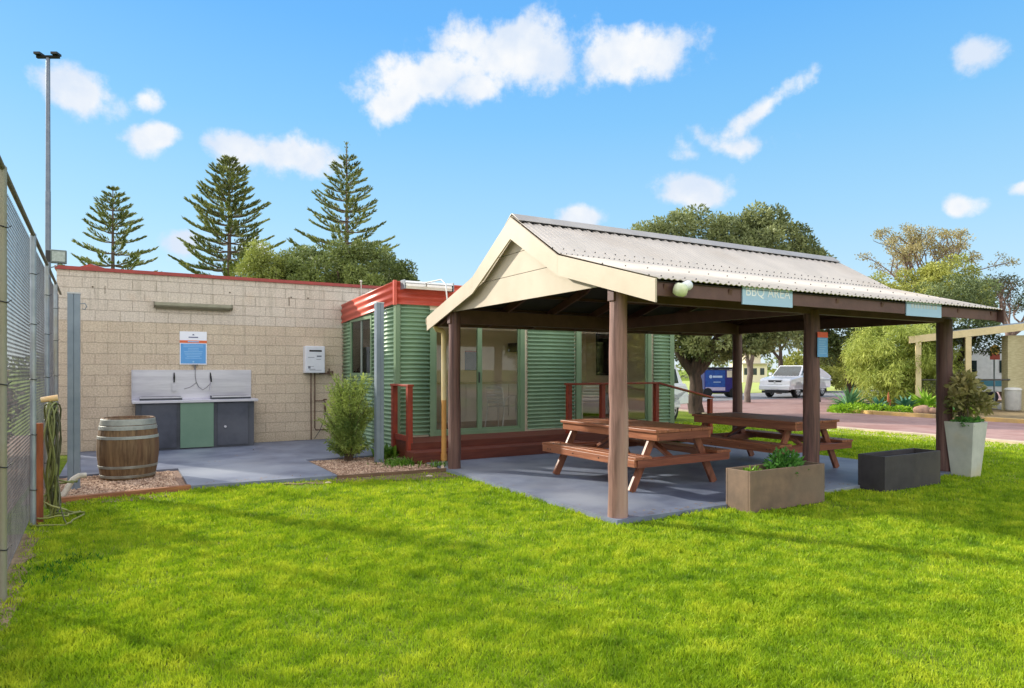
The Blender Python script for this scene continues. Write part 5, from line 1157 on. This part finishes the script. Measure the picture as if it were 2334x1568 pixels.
# hedge beyond the tennis fence
M_hedge = leafmat('purple_brown_leaf', S(70, 50, 46), S(196, 168, 152), trans=.1, nscale=1.6)
for i, v in enumerate((-1.6, .6, 2.8, 5.0, 7.2, 9.6)):
    p = W(-7.35+.25*(i % 2), v); cl = clumpset(0, 0, 1.15, 1.15, 1.25, 1.05, 34, .34, 60+i, bottom=-.95)
    t = thing('hedge_shrub', ['lowest purple brown hedge shrub beyond the mesh fence nearest the camera', 'second purple brown hedge shrub beyond the mesh fence', 'purple brown hedge shrub seen between the first two fence posts', 'purple brown hedge shrub behind the garden hose', 'purple brown hedge shrub behind the light pole', 'purple brown hedge shrub beside the end of the block wall'][i], 'shrub', (p.x, p.y, GZ), 0, 'hedge shrubs beyond the mesh fence')
    m = MB(); limb(m, (0, 0, 0), (0, 0, 1.6), .06, .03, random.Random(i)); m.build('stem', M_bark, t)
    crown('foliage', cl, 9000, .11, .05, M_hedge, t, seed=60+i)
M_court = PM('court_surface', S(150, 120, 100), S(132, 106, 92), scale=3, rough=.9)
sheet('tennis_court', [(-36, -16), (-5.42, -16), (-5.42, 14.0), (-36, 14.0)], GZ+.004, M_court)

# ================================================================== GARDEN ISLAND
def agave(label, x, y, n, L, wd, mat, seed, name='agave_plant'):
    rs = np.random.RandomState(seed); el = rs.uniform(.15, 1.35, n); a = rs.rand(n)*2*PI; D = np.stack([np.cos(a)*np.cos(el), np.sin(a)*np.cos(el), np.sin(el)], 1); LL = L*(.75+.35*rs.rand(n))
    side = unit(np.cross(D, [0, 0, 1.])); P = D*.03; mid = P+D*LL[:, None]*.5+np.array([0, 0, .03]); tip = P+D*LL[:, None]+np.array([0, 0, -.12])*L; w = side*wd; up = np.cross(side, D)*wd*.35
    V = np.stack([P-w*.35+up, P-up*.2, P+w*.35+up, mid+w*.5+up, mid-up*.2, mid-w*.5+up, tip], 1).reshape(-1, 3); b = np.arange(n)*7
    F = np.concatenate([np.stack(q, 1) for q in ((b, b+1, b+4), (b, b+4, b+5), (b+1, b+2, b+3), (b+1, b+3, b+4), (b+5, b+4, b+6), (b+4, b+3, b+6))])
    return tag(fast_mesh(name, V, F, mat, None, np.tile(rs.rand(n), 6), (x, y, GZ+.05)), label, 'agave' if name == 'agave_plant' else 'plant')
M_ag = leafmat('agave_leaf', S(66, 112, 74), S(150, 196, 140), trans=.12); M_ag2 = leafmat('agave_leaf_lime', S(110, 160, 40), S(196, 226, 90), trans=.25); M_ag3 = leafmat('agave_leaf_blue', S(40, 100, 76), S(120, 170, 140), trans=.1)
sheet('garden_island', [(18.2, 3.4), (18.2, 8.2), (18.65, 9.35), (19.7, 10.1), (27, 10.1), (27, 3.4)], GZ+.05, PM('island_mulch', S(150, 128, 90), S(108, 92, 60), scale=6, rough=.95, bump=.6))
G_ = [(12.35, 24.6, 60, 1.05, .10, M_ag, 'large grey green agave at the left of the garden island'), (13.1, 24.0, 40, .62, .10, M_ag3, 'small blue green agave right of the large one on the island'),
      (14.0, 23.9, 46, .66, .13, M_ag3, 'blue green agave in the middle of the garden island'), (14.9, 24.2, 60, .95, .14, M_ag2, 'bright lime agave left of the right corner post'),
      (15.5, 23.4, 50, .8, .14, M_ag2, 'bright lime agave seen against the right corner post'), (14.75, 22.9, 44, .55, .12, M_ag, 'low pale agave at the kerb of the garden island'), (15.4, 22.3, 40, .5, .1, M_ag2, 'yellowish low agave at the front kerb of the island')]
for i, (x, y, n, L, w, mt, la) in enumerate(G_): agave(la, x, y, n, L, w, mt, 70+i)
M_gc = leafmat('lime_groundcover', S(96, 150, 24), S(180, 214, 60), trans=.3, nscale=2)
t = crown('ground_cover', [(12.2, 24.0, .0, .75, .5, .28), (12.9, 23.7, .0, .6, .4, .26), (11.9, 24.4, .0, .4, .4, .2), (13.6, 23.5, 0, .5, .3, .2), (14.3, 23.2, 0, .4, .3, .2)], 5200, .09, .05, M_gc, None, seed=77); tag(t, 'bright green ground cover spilling over the kerb of the garden island', 'ground cover', kind='stuff')
al = thing('aloe_flower', 'orange flower stalk rising from the garden island', 'flower', (13.45, 24.0, GZ), 0)
m = MB(); m.cyl((0, 0, 0), (.0, 0, .65), .015); m.build('stalk', M_bark, al); m = MB(); m.lathe([(.02, .45), (.06, .55), (.05, .8), (.01, 1.0)], 10); m.cyl((.05, 0, .2), (.12, 0, .62), .03); m.build('flower', PM('orange_flower', S(190, 110, 66), S(160, 92, 60), scale=20, rough=.8), al)
al.scale = (.7, .7, .75)
for i, (x, y, s) in enumerate(((14.05, 22.95, .26), (14.3, 22.8, .18))):
    rs_ = np.random.RandomState(i+3); m = MB(); m.sphere((0, 0, 0), s, 10, 7, (1.3, 1, .8)); m.v = [v+Vector(tuple(rs_.normal(size=3)*s*.07)) for v in m.v]; tag(m.build('rock', PM('brown_rock', S(176, 140, 118), S(130, 104, 88), scale=4, rough=.95, bump=.4), None, loc=(x, y, GZ+.12)), ['larger brown rock on the kerb of the garden island', 'smaller brown rock right of the larger one on the island kerb'][i], 'rock')

# ================================================================== VEHICLES
M_wcar = PM('white_car_paint', S(236, 238, 242), S(230, 232, 238), rough=.25, coat=.6); M_tyre = PM('tyre_rubber', S(34, 34, 36), rough=.85); M_rim = PM('alloy_rim', S(196, 198, 202), rough=.35, metal=.6)
M_cgl = PM('car_glass', S(50, 62, 66), S(28, 36, 40), scale=3, rough=.12, coat=.3); M_trimb = PM('car_black_trim', S(30, 30, 32), rough=.6); M_lens = PM('lamp_lens', S(214, 220, 226), S(180, 188, 196), scale=18, rough=.1, coat=1)
def wheel(t, x, y, r=.36, w=.23, spokes=6):
    s = 1 if y > 0 else -1; g = thing_part('wheel', t, (x, y, r)); return g
def add_wheels(t, xs, hw, r=.365, spokes=6):
    for x in xs:
        for s in (-1, 1):
            m = MB(); M = Matrix.Translation((x, s*(hw-.12), r)) @ Matrix.Rotation(R(90), 4, 'X')
            m.lathe([(r*.62, -.11), (r*.93, -.115), (r, -.08), (r, .08), (r*.93, .115), (r*.62, .11)], 28, M); tyre = m.build('wheel', M_tyre, t)
            m = MB(); m.lathe([(0, .03*s), (r*.16, .035*s)], 16, M)
            y = s*(hw-.12)
            for k in range(spokes):
                a = 2*PI*k/spokes; c, sn = math.cos(a), math.sin(a); m.beam((x+.03*c, y+s*.10, r+.03*sn), (x+r*.58*c, y+s*.105, r+r*.58*sn), .062, .02, up=(0, 1, 0))
            m.lathe([(r*.54, .112*1), (r*.64, .118), (r*.64, -.118), (r*.54, -.112)], 28, M); m.cyl((x, y+s*.07, r), (x, y+s*.115, r), r*.16, n=14); m.build('rim', M_rim, tyre)
            m = MB(); m.cyl((x, y-.05, r), (x, y+.05, r), r*.53, n=24); m.build('brake', M_dark, tyre)
def body_side(prof, arches, z0):
    """side outline with wheel arches cut: prof runs over the top from front to rear"""
    pts = list(prof); out = []
    for (cx, r) in sorted(arches, key=lambda q: -q[0]*0+q[0], reverse=True):
        pass
    low = []
    for cx, r in sorted(arches, reverse=True):
        for i in range(11): a = PI*i/10; low.append((cx+r*math.cos(a), z0+r*math.sin(a)))
    return pts+low
def loft_body(t, name, prof, arches, z0, hw, mat, tuck=.06):
    """body shell: side polygon at three widths, gently crowned"""
    poly = body_side(prof, arches, z0); n = len(poly); m = MB(); vs = []
    for y, k in ((-hw, 0), (-hw+tuck, 1), (hw-tuck, 1), (hw, 0)):
        cx = sum(p[0] for p in poly)/n
        for (x, z) in poly:
            if k: vs.append((x*1.0+(.03 if x < cx else -.03)*-1, y, z+.0+(.015 if z > z0+.3 else 0)))
            else: vs.append((x, y, z-(.03 if z > z0+.45 else 0)))
    fs = []
    for j in range(3): fs += [(j*n+i, j*n+(i+1) % n, (j+1)*n+(i+1) % n, (j+1)*n+i) for i in range(n)]
    fs += [tuple(range(n))[::-1], tuple(range(3*n, 4*n))]; m.add(vs, fs); return m.build(name, mat, t, bevel=.02)
def glasshouse(t, base, top, hw, hwt, mat, name='cab'):
    """cab from a base rectangle x0..x1,z to a top rectangle"""
    (a, b, z0), (c, d, z1) = base, top; m = MB()
    m.add([(a, -hw, z0), (b, -hw, z0), (b, hw, z0), (a, hw, z0), (c, -hwt, z1), (d, -hwt, z1), (d, hwt, z1), (c, hwt, z1)], [(3, 2, 1, 0), (4, 5, 6, 7), (0, 1, 5, 4), (1, 2, 6, 5), (2, 3, 7, 6), (3, 0, 4, 7)]); return m.build(name, mat, t, bevel=.035)
def pane(t, q, mat, out=.006, name='window'):
    q = [Vector(p) for p in q]; nrm = (q[1]-q[0]).cross(q[2]-q[0]).normalized(); c = sum(q, Vector())/4; m = MB()
    a = [p+nrm*out for p in q]; b = [p-nrm*.01 for p in q]; m.add(a+b, [(0, 1, 2, 3), (7, 6, 5, 4), (0, 4, 5, 1), (1, 5, 6, 2), (2, 6, 7, 3), (3, 7, 4, 0)]); return m.build(name, mat, t)
ut = thing('utility_vehicle', 'white utility vehicle with a covered tray parked on the road beyond the pavilion', 'car', (16.1, 38.1, GZ+.01), R(180+42))
hw = .89
prof = [(2.42, .46), (2.46, .66), (2.44, .90), (2.34, 1.03), (1.30, 1.16), (.2, 1.18), (-.82, 1.18), (-2.45, 1.02), (-2.52, .66), (-2.45, .5)]
loft_body(ut, 'body', prof, [(1.58, .46), (-1.46, .46)], .46, hw, M_wcar)
glasshouse(ut, (-.84, 1.30, 1.12), (-.70, .52, 1.76), .82, .69, M_wcar)
for s in (-1, 1):
    f = lambda z: .82-(z-1.12)/.64*.13
    q = [(.28, s*f(1.22), 1.22), (1.08, s*f(1.22), 1.22), (.58, s*f(1.66), 1.66), (.24, s*f(1.66), 1.66)]; pane(ut, q if s > 0 else q[::-1], M_cgl, name='side_window'); 
    q = [(-.74, s*f(1.22), 1.22), (.20, s*f(1.22), 1.22), (.17, s*f(1.66), 1.66), (-.64, s*f(1.66), 1.66)]; pane(ut, q if s > 0 else q[::-1], M_cgl, name='side_window')
    m = MB(); m.box(2.25, 2.46, s*.64-.18, s*.64+.18, .76, .95); m.build('headlight', M_lens, ut, bevel=.03); m = MB(); m.box(.95, 1.10, s*.98-.08, s*.98+.08, 1.2, 1.36); m.build('wing_mirror', M_wcar, ut, bevel=.02)
    m = MB(); m.box(2.44, 2.53, s*.60-.07, s*.60+.07, .50, .58); m.build('fog_lamp', M_lens, ut, bevel=.01)
pane(ut, [(1.22, -.72, 1.20), (1.22, .72, 1.20), (.60, .61, 1.70), (.60, -.61, 1.70)], M_cgl, .03, 'windscreen')
m = MB(); m.box(2.36, 2.475, -.38, .38, .74, .95); m.build('grille', M_trimb, ut, bevel=.02); m = MB(); m.box(2.46, 2.49, -.42, .42, .715, .745); m.box(2.46, 2.49, -.42, .42, .95, .975); m.lathe([(0, 0), (.07, .0)], 14, Matrix.Translation((2.50, 0, .84)) @ Matrix.Rotation(R(90), 4, 'Y')); m.build('grille_trim', M_rim, ut)
m = MB(); m.box(2.38, 2.58, -.88, .88, .42, .68); m.build('bumper', M_wcar, ut, bevel=.05); m = MB(); m.box(2.35, 2.58, -.7, .7, .27, .395); m.build('skid_plate', M_trimb, ut); m = MB(); m.box(2.601, 2.61, -.2, .2, .46, .56); m.build('number_plate', M_white, ut)
m = MB(); m.prism([(-.90, 1.09), (-.90, 1.66), (-1.25, 1.62), (-2.2, 1.32), (-2.62, 1.16), (-2.62, .99)], -.88, .88, 'y'); m.build('tray_cover', PM('white_canvas', S(226, 228, 232), S(216, 218, 224), rough=.7), ut, bevel=.05)
m = MB(); m.box(-2.66, -.76, -.90, .90, .90, .985); m.build('tray', PM('tray_grey', S(180, 184, 190), rough=.5), ut)
add_wheels(ut, (1.58, -1.46), .87, .385)
m = MB(); m.box(-2.3, 2.1, -.7, .7, .28, .41); m.build('chassis', M_dark, ut)
# white wagon half hidden behind the dome tree
wv = thing('parked_wagon', 'white wagon with silver spoked wheels partly hidden behind the cabin and tree', 'car', (3.2, 19.40, GZ+.01), R(230)); hw = .92
prof = [(2.30, .40), (2.33, .70), (2.22, .92), (1.3, 1.05), (.3, 1.08), (-2.2, 1.10), (-2.34, .95), (-2.36, .5)]
loft_body(wv, 'body', prof, [(1.42, .44), (-1.38, .44)], .40, hw, M_wcar)
glasshouse(wv, (-2.2, 1.2, 1.06), (-1.95, .45, 1.68), .84, .70, M_wcar)
for s in (-1, 1):
    for a, b in ((-1.85, -.95), (-.88, .05), (.12, .85)): q = [(a, s*.83, 1.13), (b, s*.83, 1.13), (b-(.35 if a > 0 else .0), s*.735, 1.56), (a+.03, s*.735, 1.56)]; pane(wv, q if s > 0 else q[::-1], M_cgl, name='side_window')
    m = MB(); m.box(2.05, 2.31, s*.66-.16, s*.66+.16, .72, .88); m.build('headlight', M_lens, wv, bevel=.03)
add_wheels(wv, (1.42, -1.38), .90, .38, 8); m = MB(); m.box(-2.1, 2.1, -.7, .7, .25, .39); m.build('chassis', M_dark, wv)
# blue advertising trailer
bt = thing('blue_trailer', 'boxy blue trailer with a lighter blue poster panel parked behind the trees', 'trailer', (11.55, 37.4, GZ), R(0)); bt.scale = (.88, .88, .93)
M_navy = PM('navy_panel', S(48, 44, 130), S(40, 38, 116), rough=.4)
m = MB(); m.box(-1.1, .8, -.55, .55, .34, 1.66); m.build('body', M_navy, bt, bevel=.03); m = MB(); m.box(-1.15, .85, -.6, .6, 1.665, 1.80); m.build('roof', PM('trailer_roof', S(26, 26, 50), rough=.4), bt, bevel=.03)
m = MB(); m.box(-1.05, .18, -.575, -.551, .62, 1.62); m.build('poster', PM('poster_blue', S(36, 92, 178), S(26, 70, 150), scale=5, rough=.4), bt)
m = MB(); m.box(-1.05, .18, -.578, -.5755, .42, .615); m.build('poster_strip', PM('poster_strip', S(206, 196, 226), rough=.4), bt)
m = MB(); m.cyl((-.72, -.576, 1.24), (-.72, -.582, 1.24), .10, n=14); m.box(-.58, .0, -.582, -.576, 1.18, 1.30); m.box(-.55, -.1, -.582, -.576, .9, .94); m.build('lettering', PM('poster_print', S(196, 220, 246), rough=.5), bt)
m = MB(); m.box(.30, .68, -.57, -.551, 1.20, 1.60); m.build('notice', PM('cream_notice', S(232, 222, 196), rough=.5), bt)
m = MB(); m.cyl((-.9, -.6, .3), (-.9, .6, .3), .28, n=20); m.cyl((.75, -.62, .3), (.75, .6, .3), .3, n=20); m.build('wheel', M_tyre, bt); m = MB(); m.box(-1.3, 1.3, -.5, .5, .24, .335); m.build('chassis', M_trimb, bt)
m = MB(); m.box(.9, 1.6, -.3, .3, .3, 1.15); m.build('stacked_crates', PM('brown_crates', S(116, 92, 74), S(84, 66, 54), scale=8, rough=.8), bt) if False else None

# ================================================================== CARPORT, BIN, CARAVAN, FAR THINGS
cp = thing('carport', 'cream steel carport with a block pillar at the right edge of the photo', 'carport', (14.95, 25.0, GZ), math.atan2(-.3, 1))
M_cp = PM('carport_cream', S(228, 208, 162), S(216, 196, 150), rough=.5)
sl_ = .115
def zt(x): return 2.56+sl_*x
m = MB(); m.add([(-.15, -.06, zt(-.15)-.02), (9, -.06, zt(9)-.02), (9, .06, zt(9)-.02), (-.15, .06, zt(-.15)-.02), (-.15, -.06, zt(-.15)+.24), (9, -.06, zt(9)+.24), (9, .06, zt(9)+.24), (-.15, .06, zt(-.15)+.24)], [(3, 2, 1, 0), (4, 5, 6, 7), (0, 1, 5, 4), (1, 2, 6, 5), (2, 3, 7, 6), (3, 0, 4, 7)]); m.build('front_beam', M_cp, cp)
for x in (.15, 1.76): MB().box(x-.09, x+.09, -.05, .05, 0, zt(x)-.025).build('post', M_cp, cp)
m = MB(); m.add([(-.1, .061, zt(-.1)+.2), (9, .061, zt(9)+.2), (9, 3.5, zt(9)+.3), (-.1, 3.5, zt(-.1)+.3), (-.1, .061, zt(-.1)+.23), (9, .061, zt(9)+.23), (9, 3.5, zt(9)+.34), (-.1, 3.5, zt(-.1)+.34)], [(3, 2, 1, 0), (4, 5, 6, 7), (0, 1, 5, 4), (1, 2, 6, 5), (2, 3, 7, 6), (3, 0, 4, 7)]); m.build('roof', M_galv, cp)
m = MB(); m.box(3.05, 3.62, .15, .7, 0, 2.78); m.build('pillar', PM('sandy_block', S(206, 196, 158), S(182, 170, 132), scale=6, rough=.85, bump=.4, bscale=5, stretch=(1, 1, 5)), cp)
for x in (3.68, 3.95): MB().box(x-.04, x+.04, .02, .1, 0, 2.8).build('post', PM('timber_tan', S(190, 150, 100), rough=.7), cp)
m = MB()
for i in range(26): m.tube([(.25+.055*i, .1, .55), (.25+.055*i, .1, 1.15)], .004, 4)
for i in range(9): m.tube([(.2, .1, .58+.07*i), (1.7, .1, .58+.07*i)], .004, 4)
m.tube([(.15, .1, 1.16), (3.1, .1, 1.18)], .03, 8); m.build('mesh_gate', PM('dark_mesh', S(84, 80, 74), rough=.6), cp)
m = MB(); m.prism([(18.0, 24.3), (30, 20.5), (34, 30), (20.5, 33)], GZ-.02, GZ+.06, 'z'); m.build('concrete_pad', PM('pad_concrete', S(190, 182, 170), S(166, 158, 148), rough=.85))['kind'] = 'structure'
bn = thing('rubbish_bin', 'pale cylindrical bin standing against the block pillar of the carport', 'bin', (18.05, 24.2, GZ+.06), 0)
m = MB(); m.lathe([(0, 0), (.21, 0), (.24, .06), (.25, .74), (.25, .76)], 24); m.build('body', PM('bin_grey', S(206, 204, 200), S(190, 188, 186), rough=.5), bn); m = MB(); m.lathe([(.27, .745), (.27, .79), (.2, .83), (0, .85)], 24); m.build('lid', PM('bin_lid', S(222, 220, 214), rough=.5), bn)
cv = thing('caravan', 'white caravan parked behind the carport at the right', 'caravan', (21.6, 31.0, GZ), R(-12))
prof = [(-2.3, .55), (-2.35, 1.2), (-2.1, 2.3), (-1.8, 2.45), (2.0, 2.45), (2.3, 2.2), (2.35, .9), (2.2, .55)]
m = MB(); m.prism(prof, -1.1, 1.1, 'y'); m.build('body', PM('caravan_white', S(222, 224, 226), rough=.4), cv, bevel=.06); m = MB(); m.box(-2.33, 2.33, -1.125, -1.101, .8, 1.05); m.build('stripe', PM('caravan_stripe', S(70, 130, 150), rough=.4), cv)
for a, b in ((-1.7, -.6), (.3, 1.5)): m = MB(); m.box(a, b, -1.125, -1.101, 1.4, 1.95); m.build('window', M_cgl, cv)
m = MB(); m.cyl((0, -1.0, .32), (0, 1.0, .32), .32, n=22); m.build('wheel', M_tyre, cv)
rg = thing('road_sign', 'yellow and red sign on a post behind the carport', 'sign', (19.6, 27.3, GZ), 0)
m = MB(); m.cyl((0, 0, 0), (0, 0, 2.6), .03); m.build('post', M_galv, rg); m = MB(); m.box(-.2, .2, -.05, -.03, 1.95, 2.2); m.build('red_panel', PM('sign_red', S(206, 84, 70), rough=.5), rg); m = MB(); m.cyl((0, -.055, 2.35), (0, -.031, 2.35), .2, n=20); m.build('yellow_panel', PM('sign_yellow', S(236, 184, 70), rough=.5), rg)
# far house, hedge mass and grass beyond the side road
fh = thing('distant_house', 'pale two storey house far beyond the white utility vehicle', 'house', (29.2, 80, GZ), 0)
M_far = PM('far_cream', S(226, 214, 190), S(214, 202, 180), scale=1, rough=.8)
m = MB(); m.box(-1.7, 1.2, 0, 5, 0, 2.3); m.box(-1.2, .6, .5, 4.5, 2.3, 3.6); m.build('wall', M_far, fh); m = MB(); m.box(-2.0, 2.6, -.3, 5.3, 3.6, 3.8); m.box(-3, 1.5, -.4, .0, 2.15, 2.3); m.build('roof', PM('far_roof', S(176, 166, 150), rough=.8), fh)
for x in (-1.3, -.3, .6): m = MB(); m.box(x-.25, x+.25, -.03, -.001, .9, 1.7); m.build('window', M_cgl, fh)
sheet('far_verge', [(14, 24.8), (200, 24.8), (200, 60), (14, 60)], GZ+.012, PM('far_grass', S(150, 168, 70), S(176, 178, 104), scale=1, rough=.95))
for i, (x, y, rx, rz_, la) in enumerate(((19.5, 46, 1.9, 2.4, 'round olive shrub behind the bonnet of the utility vehicle'), (21.8, 47, 1.7, 2.9, 'taller olive shrub behind the cab of the utility vehicle'), (26.5, 52, 1.6, 2.6, 'small shrub right of the middle post beyond the utility vehicle'), (30.5, 50, 2.2, 2.8, 'shrub far beyond the tray of the utility vehicle'))):
    tree('olive_shrub', la, 'shrub', x, y, clumpset(0, 0, rz_*.45, rx, rx, rz_*.5, 18, .6, 80+i, bottom=-.9), M_lolive, stem3(1.5, .5, i), n=6000, L=.2, wid=.1, seed=80+i)
ft = crown('far_trees', [(x, 120+rnd.uniform(-8, 8), 1.2+rnd.uniform(-.3, 1.4), rnd.uniform(4, 8), 3, rnd.uniform(2, 3.6)) for x in range(34, 240, 6)]+[(x, 110+rnd.uniform(-8, 8), 1.0, rnd.uniform(4, 8), 3, rnd.uniform(2.2, 4)) for x in range(-240, 20, 6)], 30000, .8, .5, M_olive, None, seed=90)
tag(ft, 'low distant belt of trees on the horizon', 'trees', kind='stuff')
st = thing('palm_lamp', 'slim pole with a flared top beyond the utility vehicle', 'pole', (22.6, 53, GZ), 0)
m = MB(); m.cyl((0, 0, 0), (0, 0, 3.6), .09, .07); m.build('pole', PM('tan_pole', S(180, 160, 120), rough=.8), st); m = MB(); m.lathe([(.08, 3.3), (.2, 3.7), (.55, 4.0), (.55, 4.05), (0, 4.0)], 14); m.build('flared_top', PM('tan_top', S(176, 156, 116), rough=.8), st)

REFL = ['tree right of the carport beyond the frame, first along the road', 'second tree along the road beyond the right of the frame', 'third tree along the road beyond the right of the frame', 'fourth tree along the road beyond the right of the frame', 'last tree along the road beyond the right of the frame', 'tree behind the lawn at the left', 'tree behind the middle of the lawn', 'tree behind the lawn at the right']
for i, (u, v) in enumerate(((23, -2), (24.5, -7.5), (23.5, -13), (25, -19), (24, -26), (-8, -36), (2, -35), (12, -37))):
    p = W(u, v); tree('leafy_tree', REFL[i], 'tree', p.x, p.y, clumpset(0, 0, 3.2, 2.9, 2.5, 3.0, 40, .8, 120+i, bottom=-.95), M_olive if i % 2 else M_lolive, stem3(4, 1.4, i), n=7000, L=.30, wid=.15, seed=120+i, group='trees around the lawn outside the frame')
